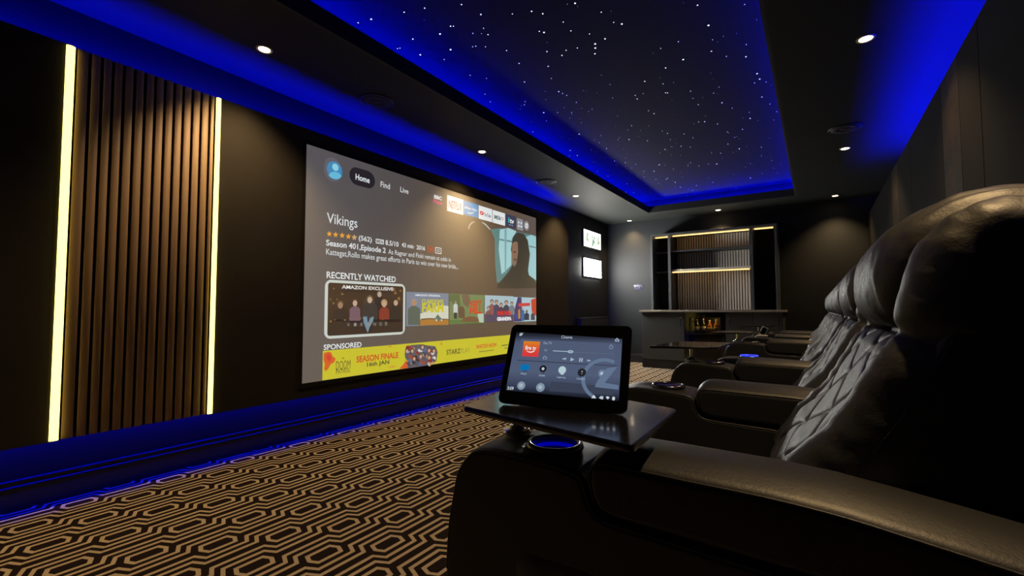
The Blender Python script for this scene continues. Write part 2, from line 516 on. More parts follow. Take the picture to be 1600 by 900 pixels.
# hidden tape on the tray ledge belongs to the star ceiling
star = link('star_ceiling_panel', boxes((TRX0 - 0.22, TRX1 + 0.22, TRY0 - 0.22, TRY1 + 0.22, 2.69, 2.71)), M['star_panel'])
tag(star, 'black fibre optic star panel in the raised ceiling tray, glowing blue at its edges', 'star ceiling')
bm = boxes((TRX0 - 0.15, TRX1 + 0.19, TRY1 + 0.184, TRY1 + 0.196, 2.546, 2.55), (TRX0 - 0.15, TRX1 + 0.19, TRY0 - 0.196, TRY0 - 0.184, 2.546, 2.55),
           (TRX1 + 0.184, TRX1 + 0.196, TRY0 - 0.18, TRY1 + 0.18, 2.546, 2.55))
link('led_strip', bm, M['tray_led'], star)
STARS_SEEN = [(1.875, 1.864),(1.834, 1.992),(1.768, 2.208),(1.746, 2.303),(1.972, 1.664),(2.105, 1.625),(2.206, 1.465),(2.25, 1.357),(2.307, 1.313),(2.33, 1.111),(2.446, 1.248),(2.489, 1.016),(2.623, 0.99),(2.666, 0.954),(2.743, 0.525),(2.89, 0.296),(2.981, 0.509),(2.113, 1.962),(2.055, 2.148),(2.09, 1.852),(2.1, 1.837),(2.225, 1.782),(2.29, 1.71),(2.221, 1.693),(2.39, 1.805),(2.348, 1.855),(2.342, 1.877),(2.507, 1.713),(2.445, 1.418),(2.471, 1.398),(2.671, 1.489),(2.771, 1.425),(2.731, 1.373),(2.842, 1.575),(2.552, 1.248),(2.649, 1.163),(2.772, 1.177),(2.817, 1.196),(2.881, 1.226),(2.754, 1.1),(2.749, 1.297),(3.069, 0.828),(3.056, 0.709),(3.159, 0.516),(3.298, 0.548),(3.343, 0.339),(3.507, 0.359),(3.425, 0.473),(3.299, 0.735),(3.343, 0.869),(2.079, 2.295),(2.075, 2.315),(2.214, 2.24),(2.352, 2.143),(2.284, 2.023),(2.624, 2.127),(2.731, 2.054),(2.691, 1.73),(2.94, 1.84),(2.929, 2.216),(3.064, 2.263),(3.274, 2.05),(3.506, 1.991),(3.228, 1.692),(3.275, 1.681),(3.324, 1.668),(3.009, 1.64),(3.485, 1.658),(3.454, 1.058),(3.574, 0.951),(3.736, 0.975),(3.745, 0.962),(3.641, 1.197),(3.712, 1.204),(3.995, 1.194),(4.083, 1.171),(3.962, 0.811),(4.115, 0.799),(3.962, 0.649),(3.876, 0.594),(3.811, 0.319),(3.914, 0.311),(3.959, 0.351),(4.19, 0.622),(4.356, 0.565),(4.503, 0.875),(4.528, 0.826),(4.652, 0.734),(4.537, 0.449),(4.687, 0.46),(4.449, 0.281),(4.659, 0.244),(4.261, 0.326),(4.628, 1.196),(4.731, 1.059),(4.888, 1.009),(4.921, 0.687),(4.933, 0.553),(5.121, 0.647),(4.571, 1.574),(4.714, 1.427),(4.69, 1.873),(4.144, 1.943),(5.083, 1.344),(5.079, 1.172),(4.521, 2.231),(3.832, 2.302),(4.68, 2.318),(4.72, 2.239),(5.146, 1.952),(5.275, 1.868),(5.743, 1.79),(5.817, 1.681),(5.591, 1.552),(5.905, 1.155),(5.949, 0.957),(5.523, 0.656),(5.292, 0.736),(5.603, 0.448),(5.923, 0.476),(6.709, 0.534),(6.851, 0.687),(6.801, 1.149),(6.805, 1.591),(7.383, 1.637),(6.726, 2.258),(6.621, 2.346),(6.273, 1.649),(7.299, 0.923),(6.504, 1.588),(6.195, 1.765),(5.409, 2.285),(5.685, 2.252)]
random.seed(11)
stars = [(x, y, 0.0030 + 0.0030 * random.random() ** 2, 'star') for x, y in STARS_SEEN]
while len(stars) < 300:
    x = 1.4 + 5.7 * random.random(); y = TRY0 + 0.03 + (TRY1 - TRY0 - 0.02) * random.random()
    if x > 3.0 or random.random() < 0.3: stars.append((x, y, 0.0014 + 0.0022 * random.random() ** 2, 'star' if random.random() < 0.35 else 'star_dim'))


def star_bm(bm, x, y, r):
    bmesh.ops.create_icosphere(bm, subdivisions=1, radius=r, matrix=Matrix.Translation((x, y, 2.69)) @ Matrix.Diagonal((1, 1, 0.5, 1)))


for x, y, r, k in stars[:100]:
    bm = bmesh.new(); star_bm(bm, x, y, r); link('star_light', bm, M[k], star)
bm = bmesh.new()
for x, y, r, k in stars[100:]:
    n0 = len(bm.faces); star_bm(bm, x, y, r)
    bm.faces.ensure_lookup_table()
    for f in bm.faces[n0:]: f.material_index = 0 if k == 'star' else 1
o = link('star_light', bm, [M['star'], M['star_dim']], star); o['kind'] = 'stuff'


# ------------------------------------------------------------------ downlights and ceiling speakers
def make_downlight(x, y, label, first=[None]):
    root = empty('downlight', (x, y, CEIL), label, 'downlight', 'recessed ceiling downlights')
    if first[0] is None:
        bm = bmesh.new()
        lathe(bm, [(0.033, -0.001), (0.033, -0.004), (0.044, -0.005), (0.046, -0.001), (0.046, 0.0)], n=40, closed=True)
        a = link('trim_ring', bm, M['trim_white'], root, smooth=True)
        bm = bmesh.new(); lathe(bm, [(0.0, -0.0035), (0.018, -0.0035), (0.031, -0.0015), (0.031, -0.0005), (0.0, -0.0005)], n=32)
        b = link('lamp_face', bm, M['lamp'], root, smooth=True)
        first[0] = (a, b)
    else:
        for s in first[0]:
            c = s.copy(); COL.objects.link(c); c.parent = root
    ld = bpy.data.lights.new('downlight_beam', 'SPOT'); ld.energy = DOWNLIGHT_WATT; ld.color = DOWNLIGHT_COL
    ld.spot_size = math.radians(106); ld.spot_blend = 1.0; ld.shadow_soft_size = 0.03
    lo = bpy.data.objects.new('downlight_beam', ld); COL.objects.link(lo); lo.parent = root; lo.location = (0, 0, -0.02)


for x, y, lb in ((1.362, 2.655, 'lit downlight in the left ceiling border, nearest the slatted wall panel'),
                 (3.46, 2.655, 'lit downlight above the middle of the projector screen'),
                 (5.542, 2.655, 'lit downlight between the far round ceiling speaker and the bar corner'),
                 (7.64, 2.645, 'lit downlight in the far left corner, above the metal switch plate'),
                 (7.58, 1.215, 'lit downlight above the middle of the bar shelves'),
                 (7.51, -0.262, 'lit downlight in the far right corner, right of the bar shelves'),
                 (5.33, -0.275, 'lit downlight in the right ceiling border beside the dark round speaker'),
                 (3.203, -0.278, 'lit downlight at upper right, nearest of the right ceiling border'),
                 (1.07, -0.278, 'downlight over the nearest recliner, above the top edge of the view'),
                 (-0.72, 2.645, 'added downlight in the near left corner of the room, unseen behind the viewer')):  # last one unseen: continues the left row, added to lift the near leather
    make_downlight(x, y, lb)


def make_speaker(x, y, label, first=[None]):
    root = empty('ceiling_speaker', (x, y, CEIL), label, 'speaker', 'round ceiling speakers')
    if first[0] is None:
        bm = bmesh.new(); lathe(bm, [(0.108, 0.0), (0.108, -0.006), (0.120, -0.007), (0.124, 0.0)], n=48, closed=True)
        a = link('speaker_rim', bm, M['black'], root, smooth=True)
        bm = bmesh.new(); lathe(bm, [(0.0, -0.006), (0.03, -0.006), (0.034, -0.003), (0.05, -0.003), (0.054, -0.006), (0.107, -0.005), (0.107, -0.0005), (0.0, -0.0005)], n=48)
        b = link('speaker_grille', bm, M['grille'], root, smooth=True)
        first[0] = (a, b)
    else:
        for s in first[0]:
            c = s.copy(); COL.objects.link(c); c.parent = root


make_speaker(2.173, 2.645, 'round black ceiling speaker above the left edge of the projector screen')
make_speaker(4.721, 2.655, 'round black ceiling speaker above the right end of the projector screen')
make_speaker(4.737, -0.25, 'round black ceiling speaker in the dark right ceiling border')


# ------------------------------------------------------------------ slatted panel and warm strips on the media wall
root = empty('slat_panel', (0.925, MWF + 0.03, MWZ0), 'walnut slatted wall panel between two glowing warm strips', 'slat panel')
link('felt_backing', boxes((-0.31, 0.313, -0.018, -0.0005, 0.004, MWZ1 - MWZ0 - 0.002)), M['felt'], root)
first = None
edges = [0.618, 0.671, 0.717, 0.760, 0.804, 0.849, 0.894, 0.939, 0.983, 1.027, 1.071, 1.116, 1.161, 1.206, 1.236]
for i, (a, b) in enumerate(zip(edges, edges[1:])):
    g = 0.0065
    link('slat', boxes((a + g - 0.925, b - g - 0.925, -0.030, -0.018, 0.004, MWZ1 - MWZ0 - 0.002)), M['slat'], root, bevel=0.0012, segs=1, wn=False)
for x, w_, lb in ((0.5985, 0.035, 'glowing warm vertical light strip left of the slatted panel'), (1.2515, 0.028, 'glowing warm vertical light strip right of the slatted panel')):
    r = empty('light_strip', (x, MWF, MWZ0), lb, 'light strip', 'vertical warm light strips')
    link('profile', boxes((-w_ / 2 + 0.001, w_ / 2 - 0.001, 0.0, 0.029, 0.003, MWZ1 - MWZ0 - 0.003)), M['black'], r)
    bm = bmesh.new()
    pr_ = [(w_ / 2 * math.cos(t) * 0.94, -0.001 - 0.011 * math.sin(t)) for t in [PI * k / 10 for k in range(11)]]
    prism_z(bm, pr_, 0.005, MWZ1 - MWZ0 - 0.006)
    link('diffuser', bm, M['warm_led'], r, smooth=False)

# ------------------------------------------------------------------ projector screen
SX, SZ, SW, SH = 1.8202, 2.0853, 3.1564, 1.6726
screen = empty('projection_screen', (SX, MWF, SZ), 'large lit projection screen showing a streaming menu for a drama series', 'screen')
link('surround', boxes((-0.03, 0.0, -0.004, 0, -SH - 0.03, 0.03), (SW, SW + 0.03, -0.004, 0, -SH - 0.03, 0.03), (0, SW, -0.004, 0, 0, 0.03), (0, SW, -0.004, 0, -SH - 0.03, -SH)), M['felt'], screen)


def screen_backdrop():
    m = mat('backdrop with lamp wash', (0.28,) * 3, 0.9, emit=(1, 1, 1), level=SCREEN_GAIN, spec=0.0)
    nt = m.node_tree; b = nt.nodes['Principled BSDF']
    tc = nt.nodes.new('ShaderNodeTexCoord'); sp = nt.nodes.new('ShaderNodeSeparateXYZ')
    nt.links.new(tc.outputs['Generated'], sp.inputs[0])

    def rampn(stops):
        r = nt.nodes.new('ShaderNodeValToRGB'); cr = r.color_ramp
        while len(cr.elements) < len(stops): cr.elements.new(0.5)
        for e, (p, c) in zip(cr.elements, stops): e.position = p; e.color = (*srgb(c), 1)
        nt.links.new(sp.outputs[0], r.inputs[0]); return r
    top = rampn([(0.0, (92, 90, 94)), (0.3, (88, 82, 80)), (0.6, (112, 90, 62)), (0.85, (104, 86, 70)), (1.0, (104, 92, 88))])  # warm brown stops: downlight wash painted into the backdrop colour
    bot = rampn([(0.0, (104, 96, 90)), (0.3, (96, 86, 76)), (0.7, (92, 78, 62)), (1.0, (90, 80, 72))])
    mx = nt.nodes.new('ShaderNodeMix'); mx.data_type = 'RGBA'
    nt.links.new(sp.outputs[2], mx.inputs[0]); nt.links.new(bot.outputs[0], mx.inputs[6]); nt.links.new(top.outputs[0], mx.inputs[7])
    nt.links.new(mx.outputs[2], b.inputs['Emission Color'])
    return m


link('image_sheet', boxes((0, SW, -0.003, -0.0005, -SH, 0)), screen_backdrop(), screen)
SCREEN_PICTURE = [
  ('navigation_bar', 'dark grey navigation bar with a blue round avatar and tabs', [
   ('r',0.1398,0.0392,0.2836,0.2191,(104,104,112),0.14),]),
  ('avatar', 'round blue avatar icon', [
   ('e',0.2276,0.1307,0.0668,0.0668,(20,140,200)),('e',0.2324,0.1058,0.027,0.027,(150,225,245)),
   ('p',[(0.1762,0.1811),(0.1913,0.1563),(0.2238,0.1411),(0.2611,0.1411),(0.2872,0.1585),(0.2713,0.179),(0.2381,0.1965),(0.2025,0.1957)],(110,200,235)),]),
  ('home_tab', 'dark rounded tab reading Home', [
   ('r',0.355,0.0581,0.5984,0.1974,(36,34,40),0.1),('t','Home',0.4119,0.108,0.5457,0.1553,(245,250,250),0.02),]),
  ('find_tab', None, [
   ('t','Find',0.6566,0.1098,0.7555,0.157,(225,225,228),0.012),]),
  ('live_tab', None, [
   ('t','Live',0.8701,0.1073,0.964,0.154,(225,225,228),0.012),]),
  ('app_tile', 'dark app tile with white and pink lettering', [
   ('r',1.2541,0.0626,1.4254,0.2,(92,86,84),0.01),('t','BBC',1.2872,0.089,1.3944,0.1249,(245,250,250),0.04),('t','iPlayer',1.273,0.1324,1.4102,0.1772,(245,70,130),0.02),]),
  ('app_tile', 'white app tile with red lettering', [
   ('r',1.4682,0.0531,1.7132,0.2096,(250,252,252),0.0),('t','NETFLIX',1.4931,0.0986,1.6862,0.1737,(190,45,40),0.012),]),
  ('app_tile', 'bright blue app tile with a white smile', [
   ('r',1.7159,0.0565,1.9579,0.2005,(25,150,215),0.0),('t','prime video',1.7332,0.1073,1.9392,0.1433,(245,250,250),0.015),
   ('p',[(1.7783,0.1599),(1.8012,0.1672),(1.8344,0.1662),(1.8681,0.157),(1.8942,0.1424),(1.8759,0.1605),(1.8345,0.176),(1.7961,0.1762)],(245,250,250)),]),
  ('app_tile', 'white app tile with a red play button', [
   ('r',1.9661,0.0605,2.2076,0.204,(246,250,250),0.0),('r',1.985,0.1152,2.0509,0.1558,(225,35,45),0.02),
   ('p',[(2.0068,0.1256),(2.0343,0.1326),(2.0068,0.1476)],(245,250,250)),('t','YouTube',2.0537,0.1212,2.1843,0.159,(90,95,100),0.02),]),
  ('app_tile', 'white app tile with grey green lettering', [
   ('r',2.2164,0.0634,2.4606,0.2058,(244,250,248),0.0),('t','IMDb',2.2459,0.1126,2.3729,0.1587,(70,110,110),0.04),
   ('t','TV',2.376,0.1161,2.4321,0.1557,(200,120,150),0.02),]),
  ('app_tile', 'dark blue app tile with white lettering', [
   ('r',2.4605,0.0621,2.6842,0.21,(64,66,92),0.0),('t','i',2.5215,0.0941,2.5475,0.1566,(40,200,190),0.03),('t','tv',2.554,0.1053,2.6469,0.1573,(245,250,250),0.03),
   ('e',2.5474,0.1803,0.0055,0.0055,(245,250,250)),('e',2.5801,0.1789,0.0055,0.0055,(245,250,250)),('e',2.6133,0.1775,0.0056,0.0056,(245,250,250)),]),
  ('menu_tile', 'grey tile with four small shapes', [
   ('r',2.708,0.0722,2.8482,0.2096,(150,152,160),0.0),('e',2.7495,0.1206,0.0152,0.0152,(235,240,245)),('e',2.8056,0.1193,0.0153,0.0153,(235,240,245)),
   ('e',2.7493,0.1624,0.0152,0.0152,(235,240,245)),('r',2.7807,0.1557,2.8302,0.1672,(235,240,245),0.0),('r',2.7983,0.1462,2.8124,0.1768,(235,240,245),0.0),]),
  ('settings_tile', 'round grey tile with a gear', [
   ('e',2.9278,0.1332,0.0585,0.0585,(150,150,156)),('e',2.9278,0.1332,0.0293,0.0293,(240,240,240)),('e',2.9278,0.1332,0.0117,0.0117,(150,150,156)),
   ('e',2.9613,0.1281,0.0078,0.0078,(240,240,240)),('e',2.9513,0.1517,0.0078,0.0078,(240,240,240)),('e',2.9276,0.1644,0.0078,0.0078,(240,240,240)),
   ('e',2.9042,0.1588,0.0078,0.0078,(240,240,240)),('e',2.8946,0.1383,0.0078,0.0078,(240,240,240)),('e',2.9044,0.1148,0.0078,0.0078,(240,240,240)),
   ('e',2.9279,0.102,0.0078,0.0078,(240,240,240)),('e',2.9516,0.1074,0.0078,0.0078,(240,240,240)),]),
  ('title_lettering', None, [
   ('t','Vikings',0.1687,0.4567,0.435,0.5561,(232,238,240),0.004),]),
  ('rating_stars', 'five small orange stars', [
   
   ('p',[(0.1904,0.5882),(0.197,0.602),(0.2133,0.6009),(0.2011,0.613),(0.2052,0.628),(0.1911,0.6216),(0.1774,0.6316),(0.1808,0.6158),(0.1684,0.6072),(0.1845,0.6037)],(250,172,50)),
   ('p',[(0.2426,0.5866),(0.2493,0.6005),(0.2661,0.5995),(0.2535,0.6117),(0.2577,0.6268),(0.2433,0.6203),(0.2292,0.6306),(0.2328,0.6145),(0.22,0.6058),(0.2365,0.6023)],(250,172,50)),
   ('p',[(0.2989,0.5845),(0.3058,0.5986),(0.3231,0.5976),(0.3101,0.61),(0.3144,0.6253),(0.2995,0.6187),(0.2851,0.6291),(0.2888,0.6128),(0.2756,0.604),(0.2926,0.6004)],(250,172,50)),
   ('p',[(0.3541,0.5851),(0.3611,0.5995),(0.3789,0.5984),(0.3655,0.611),(0.3699,0.6265),(0.3547,0.6199),(0.3398,0.6304),(0.3436,0.6139),(0.3301,0.6049),(0.3476,0.6013)],(250,172,50)),
   ('p',[(0.4064,0.584),(0.4136,0.5985),(0.4318,0.5974),(0.4181,0.6101),(0.4226,0.6259),(0.407,0.6191),(0.3917,0.6298),(0.3956,0.613),(0.3818,0.604),(0.3997,0.6003)],(250,172,50)),
   ('p',[(0.4064,0.5864),(0.4138,0.6),(0.434,0.5998),(0.4198,0.6138),(0.4244,0.6279),(0.407,0.6228)],(190,180,165)),]),
  ('rating_count', None, [
   ('t','(562)',0.4489,0.5859,0.5749,0.638,(235,238,238),0.02),]),
  ('rating_badge', 'small white badge', [
   ('r',0.6141,0.5911,0.6974,0.6295,(225,232,235),0.004),('t','IMDb',0.6204,0.5975,0.6909,0.6231,(110,95,80),0.03),]),
  ('score_lettering', None, [
   ('t','8.5/10',0.714,0.5891,0.8565,0.6314,(235,238,238),0.02),]),
  ('duration_lettering', None, [
   ('t','43 min',0.892,0.5891,1.0311,0.6275,(235,238,238),0.02),]),
  ('year_lettering', None, [
   ('t','2016',1.0673,0.5899,1.1728,0.6296,(235,238,238),0.02),]),
  ('age_badge', 'small red outlined badge', [
   ('r',1.2091,0.5826,1.2831,0.6377,(190,70,40),0.01),('r',1.2173,0.5898,1.2748,0.6305,(120,60,40),0.008),('t','15',1.2295,0.6,1.2624,0.6203,(230,90,50),0.02),]),
  ('caption_badge', 'small white outlined badge', [
   ('r',1.3063,0.5812,1.3918,0.6404,(235,238,238),0.01),('r',1.3147,0.5886,1.3832,0.633,(90,75,60),0.008),('t','CC',1.3274,0.599,1.3702,0.6227,(235,238,238),0.03),]),
  ('episode_lettering', None, [
   ('t','Season 401,Episode 2',0.1659,0.6548,0.7178,0.7131,(232,236,238),0.022),]),
  ('description_lettering', None, [
   ('t','As Ragnar and Floki remain at odds in',0.7453,0.6623,1.5261,0.7159,(222,226,226),0.008),]),
  ('description_lettering', None, [
   ('t','Kattegat,Rollo makes great efforts in Paris to win over his new bride,...',0.1677,0.7207,1.6432,0.7787,(222,226,226),0.008),]),
  ('feature_picture', 'picture of a hooded figure before a pale window', [
   ('p',[(2.1815,0.288),(2.3439,0.2474),(3.1625,0.2255),(3.1571,0.8497),(2.2994,0.865),(2.2669,0.6766),(2.2562,0.3854)],(96,140,138)),
   ('p',[(2.355,0.2626),(2.5271,0.2202),(2.6965,0.2333),(2.5983,0.3416),(2.5852,0.6512),(2.5024,0.7039),(2.3879,0.7704),(2.3326,0.4915)],(176,222,224)),
   ('p',[(2.9146,0.2729),(3.0364,0.2309),(3.1595,0.2405),(3.1547,0.7947),(3.0324,0.7655),(2.9516,0.7208),(3.0072,0.4751)],(165,215,220)),
   ('p',[(2.3438,0.3677),(2.6103,0.3603),(2.6102,0.3805),(2.3438,0.3871)],(110,150,150)),
   ('p',[(2.9809,0.371),(3.1584,0.3723),(3.1582,0.3898),(2.9943,0.3909)],(110,150,150)),
   ('p',[(2.4456,0.2428),(2.4919,0.2334),(2.4791,0.7384),(2.4515,0.7468)],(140,180,185)),
   ('p',[(2.3103,0.8924),(2.3544,0.8559),(2.5257,0.7353),(2.6214,0.6349),(2.5787,0.4647),(2.6226,0.3115),(2.7214,0.2435),(2.8621,0.2448),(2.9543,0.3103),(3.0018,0.4756),(2.9572,0.6781),(2.9782,0.7474),(3.0875,0.7767),(3.1545,0.8237),(3.1538,0.8962),(2.2993,0.9285)],(66,62,50)),
   ('p',[(2.6102,0.3872),(2.6713,0.3595),(2.7259,0.3664),(2.7328,0.489),(2.6948,0.6289),(2.6456,0.6666),(2.6046,0.6095),(2.5929,0.5034)],(150,118,92)),
   ('p',[(2.6341,0.4789),(2.6831,0.4805),(2.6756,0.4976),(2.6316,0.4967)],(80,64,52)),('p',[(2.6411,0.5659),(2.7001,0.5673),(2.695,0.5881),(2.6459,0.5857)],(95,70,58)),]),
  ('arc_picture', None, [
   ('p',[(1.7878,0.3395),(1.8061,0.2955),(1.8433,0.2624),(1.9001,0.2413),(1.8944,0.2542),(1.8565,0.2722),(1.8229,0.3012),(1.8081,0.3389)],(205,190,170)),]),
  ('arc_picture', None, [
   ('p',[(2.0274,0.2281),(2.0881,0.2395),(2.1397,0.2653),(2.1815,0.2917),(2.1605,0.2948),(2.1086,0.2675),(2.0637,0.2495),(2.0234,0.2374)],(190,205,200)),]),
  ('recently_lettering', None, [
   ('t','RECENTLY WATCHED',0.1752,0.8875,0.829,0.9364,(240,246,246),0.018),]),
  ('poster_tile', 'large framed poster of six people at a table', [
   ('r',0.1629,0.947,0.9371,1.3768,(214,222,214),0.05),('r',0.1882,0.9675,0.9143,1.3565,(60,42,30),0.02),('r',0.1917,1.2316,0.9145,1.352,(48,36,30),0.0),
   ('e',0.2102,1.0904,0.0073,0.0073,(140,104,58)),('e',0.2353,1.0115,0.0063,0.0063,(140,104,58)),('e',0.2343,1.1188,0.0084,0.0084,(140,104,58)),
   ('e',0.3086,1.0488,0.0096,0.0096,(140,104,58)),('e',0.2637,1.0895,0.0063,0.0063,(140,104,58)),('e',0.8251,1.0259,0.0144,0.0144,(140,104,58)),
   ('e',0.8651,1.0732,0.0157,0.0157,(140,104,58)),('e',0.8091,0.9965,0.012,0.012,(140,104,58)),('e',0.8802,1.0061,0.0097,0.0097,(140,104,58)),
   ('e',0.8741,1.1578,0.0121,0.0121,(140,104,58)),('e',0.8514,1.236,0.0084,0.0084,(140,104,58)),('e',0.2484,1.2364,0.0084,0.0084,(140,104,58)),
   ('e',0.2132,1.2512,0.0093,0.0093,(140,104,58)),('e',0.3336,1.238,0.0117,0.0117,(140,104,58)),('e',0.3775,1.2334,0.0076,0.0076,(140,104,58)),
   ('e',0.475,1.2352,0.0066,0.0066,(140,104,58)),('e',0.6918,1.2449,0.0081,0.0081,(140,104,58)),('e',0.7437,1.24,0.0082,0.0082,(140,104,58)),
   ('p',[(0.6083,1.2091),(0.6066,1.0912),(0.6213,1.0765),(0.6442,1.064),(0.6685,1.0635),(0.6923,1.0752),(0.708,1.0896),(0.7097,1.2103)],(30,26,26)),
   ('e',0.656,1.0419,0.0214,0.0231,(190,170,150)),
   ('p',[(0.2306,1.236),(0.2296,1.1844),(0.248,1.1694),(0.2805,1.1568),(0.3039,1.1568),(0.3377,1.1697),(0.3577,1.1852),(0.3587,1.2385)],(44,34,32)),
   ('e',0.2916,1.1251,0.028,0.0285,(110,75,50)),('e',0.2917,1.134,0.0206,0.0241,(165,130,105)),
   ('p',[(0.3746,1.2496),(0.3732,1.1646),(0.3872,1.1503),(0.4094,1.1383),(0.4323,1.1382),(0.4554,1.1502),(0.4705,1.1647),(0.472,1.2517)],(120,92,105)),
   ('e',0.4203,1.1082,0.0273,0.0269,(90,60,45)),('e',0.4205,1.1166,0.0201,0.0228,(205,175,155)),('e',0.5545,1.1184,0.0563,0.0563,(70,58,46)),
   ('p',[(0.4871,1.241),(0.4855,1.1421),(0.5074,1.1266),(0.5472,1.1134),(0.5727,1.1131),(0.6142,1.1258),(0.638,1.1415),(0.6395,1.2439)],(50,48,48)),
   ('e',0.5594,1.0808,0.0305,0.0291,(120,95,70)),('e',0.5596,1.0899,0.0224,0.0247,(205,180,155)),
   ('p',[(0.6539,1.2442),(0.6528,1.1732),(0.6683,1.1573),(0.6915,1.1439),(0.7187,1.1438),(0.7428,1.1572),(0.7594,1.1735),(0.7604,1.2462)],(140,50,36)),
   ('e',0.7046,1.1103,0.0326,0.03,(180,150,105)),('e',0.7047,1.1197,0.024,0.0255,(205,170,140)),
   ('p',[(0.7604,1.2462),(0.7592,1.1597),(0.7795,1.1448),(0.815,1.1321),(0.8412,1.132),(0.8779,1.1445),(0.8998,1.1597),(0.9009,1.2489)],(36,32,30)),
   ('e',0.8276,1.1006,0.0314,0.0282,(60,45,35)),('e',0.8277,1.1094,0.0231,0.0239,(200,170,140)),
   ('p',[(0.4948,1.2217),(0.532,1.2194),(0.5447,1.2813),(0.5632,1.2312),(0.5993,1.2204),(0.5949,1.2544),(0.5575,1.3097),(0.543,1.3495),(0.5232,1.3086),(0.5036,1.2635)],(118,150,168)),
   ('t','AMAZON EXCLUSIVE',0.301,0.9813,0.7997,1.0084,(240,240,235),0.02),('t','V',0.3525,1.2681,0.3739,1.2928,(150,150,145),0.0),
   ('t','I',0.4135,1.2675,0.4356,1.2926,(150,150,145),0.0),('t','K',0.4744,1.268,0.4971,1.2934,(150,150,145),0.0),('t','I',0.5385,1.2685,0.5619,1.2944,(150,150,145),0.0),
   ('t','N',0.5975,1.2689,0.6215,1.2951,(150,150,145),0.0),('t','G',0.6566,1.2681,0.6813,1.2946,(150,150,145),0.0),('t','S',0.7129,1.2672,0.7383,1.294,(150,150,145),0.0),]),
  ('poster_tile', 'poster of a man in a grey coat with yellow lettering', [
   ('r',0.9503,1.011,1.4952,1.3109,(128,140,158),0.0),('p',[(1.1173,1.2044),(1.2285,1.1733),(1.3568,1.1241),(1.495,1.1316),(1.4962,1.3138),(1.1183,1.305)],(222,224,205)),
   ('p',[(1.0854,1.2588),(1.2292,1.2497),(1.4959,1.263),(1.4962,1.3146),(1.0859,1.3072)],(186,128,52)),
   ('p',[(1.1286,1.2479),(1.2292,1.2441),(1.3103,1.2471),(1.4958,1.2571),(1.4959,1.2647),(1.2292,1.2537),(1.1288,1.2597)],(100,84,60)),
   ('p',[(1.3045,1.2592),(1.3219,1.2309),(1.3455,1.2107),(1.3697,1.2316),(1.4002,1.2528),(1.4064,1.2696),(1.3046,1.2698)],(105,120,105)),
   ('e',1.3282,1.2654,0.0098,0.0098,(230,235,230)),('e',1.3966,1.2669,0.0091,0.0091,(225,230,225)),
   ('p',[(0.9703,1.2983),(0.9687,1.1621),(0.9902,1.1465),(1.027,1.1333),(1.0557,1.1331),(1.0939,1.1462),(1.1168,1.1622),(1.1183,1.3027)],(90,104,92)),
   ('e',1.0409,1.1002,0.0344,0.0295,(170,150,130)),('e',1.0411,1.1094,0.0253,0.0251,(190,140,110)),('t',"CLARKSON'S",1.138,1.0709,1.4222,1.1132,(214,204,40),0.04),
   ('t','FARM',1.1386,1.1083,1.4227,1.1929,(214,204,40),0.05),('t','AMAZON ORIGINAL',1.0509,1.0286,1.3802,1.0463,(235,240,245),0.03),]),
  ('poster_tile', 'green poster of a white shirted figure with red lettering', [
   ('r',1.5091,1.0131,2.0628,1.3094,(120,140,88),0.0),('p',[(1.506,1.2674),(2.0677,1.2743),(2.0677,1.3127),(1.5063,1.303)],(92,128,66)),
   ('p',[(1.5043,1.0192),(1.6615,1.0151),(1.6757,1.1483),(1.6093,1.2177),(1.5562,1.097),(1.5048,1.0806)],(92,112,66)),
   ('p',[(1.6886,1.0162),(1.7998,1.0151),(1.8285,1.0758),(1.8003,1.148),(1.7165,1.1128)],(120,100,76)),
   ('p',[(1.6426,1.2485),(1.6421,1.157),(1.6757,1.1351),(1.7166,1.1349),(1.7417,1.1836),(1.742,1.2546)],(104,80,58)),
   ('p',[(1.6764,1.2884),(1.7172,1.2541),(1.8007,1.2359),(1.9016,1.2391),(1.9759,1.2725),(1.9911,1.2959)],(128,88,56)),
   ('p',[(1.9458,1.2122),(2.0521,1.2085),(2.0522,1.3067),(1.976,1.3002)],(190,210,190)),
   ('p',[(1.5672,1.2),(1.5668,1.1251),(1.5761,1.1157),(1.5886,1.1078),(1.6076,1.1077),(1.6203,1.1154),(1.6299,1.1247),(1.6304,1.2005)],(210,214,214)),
   ('e',1.598,1.0937,0.0166,0.0148,(170,130,110)),('r',1.5752,1.1968,1.6172,1.2555,(46,44,50),0.0),('t','GET',1.8229,1.0744,2.0181,1.1331,(226,62,22),0.05),
   ('t','HILL',1.8175,1.1368,2.0243,1.2101,(226,62,22),0.05),]),
  ('poster_tile', 'poster of a family with white lettering', [
   ('r',2.0753,1.013,2.6318,1.3003,(176,204,212),0.0),('p',[(2.0754,1.2134),(2.2272,1.1858),(2.6297,1.2083),(2.6294,1.3029),(2.0755,1.3026)],(84,72,98)),
   ('p',[(2.1511,1.2236),(2.1511,1.1294),(2.1665,1.1167),(2.1884,1.106),(2.2171,1.1058),(2.2394,1.1162),(2.2553,1.1289),(2.2552,1.2247)],(150,90,90)),
   ('e',2.2027,1.0794,0.0342,0.0237,(90,66,50)),('e',2.2027,1.0868,0.0252,0.0201,(200,160,135)),
   ('p',[(2.2354,1.2245),(2.2355,1.1339),(2.2513,1.121),(2.2739,1.1101),(2.3034,1.1099),(2.3263,1.1205),(2.3427,1.1334),(2.3426,1.2257)],(70,64,96)),
   ('e',2.2886,1.0832,0.0352,0.0241,(90,66,50)),('e',2.2886,1.0907,0.0259,0.0204,(200,160,135)),
   ('p',[(2.3239,1.2255),(2.3239,1.1588),(2.3403,1.147),(2.3649,1.1371),(2.3925,1.137),(2.4175,1.1469),(2.4343,1.1588),(2.4342,1.2267)],(84,52,76)),
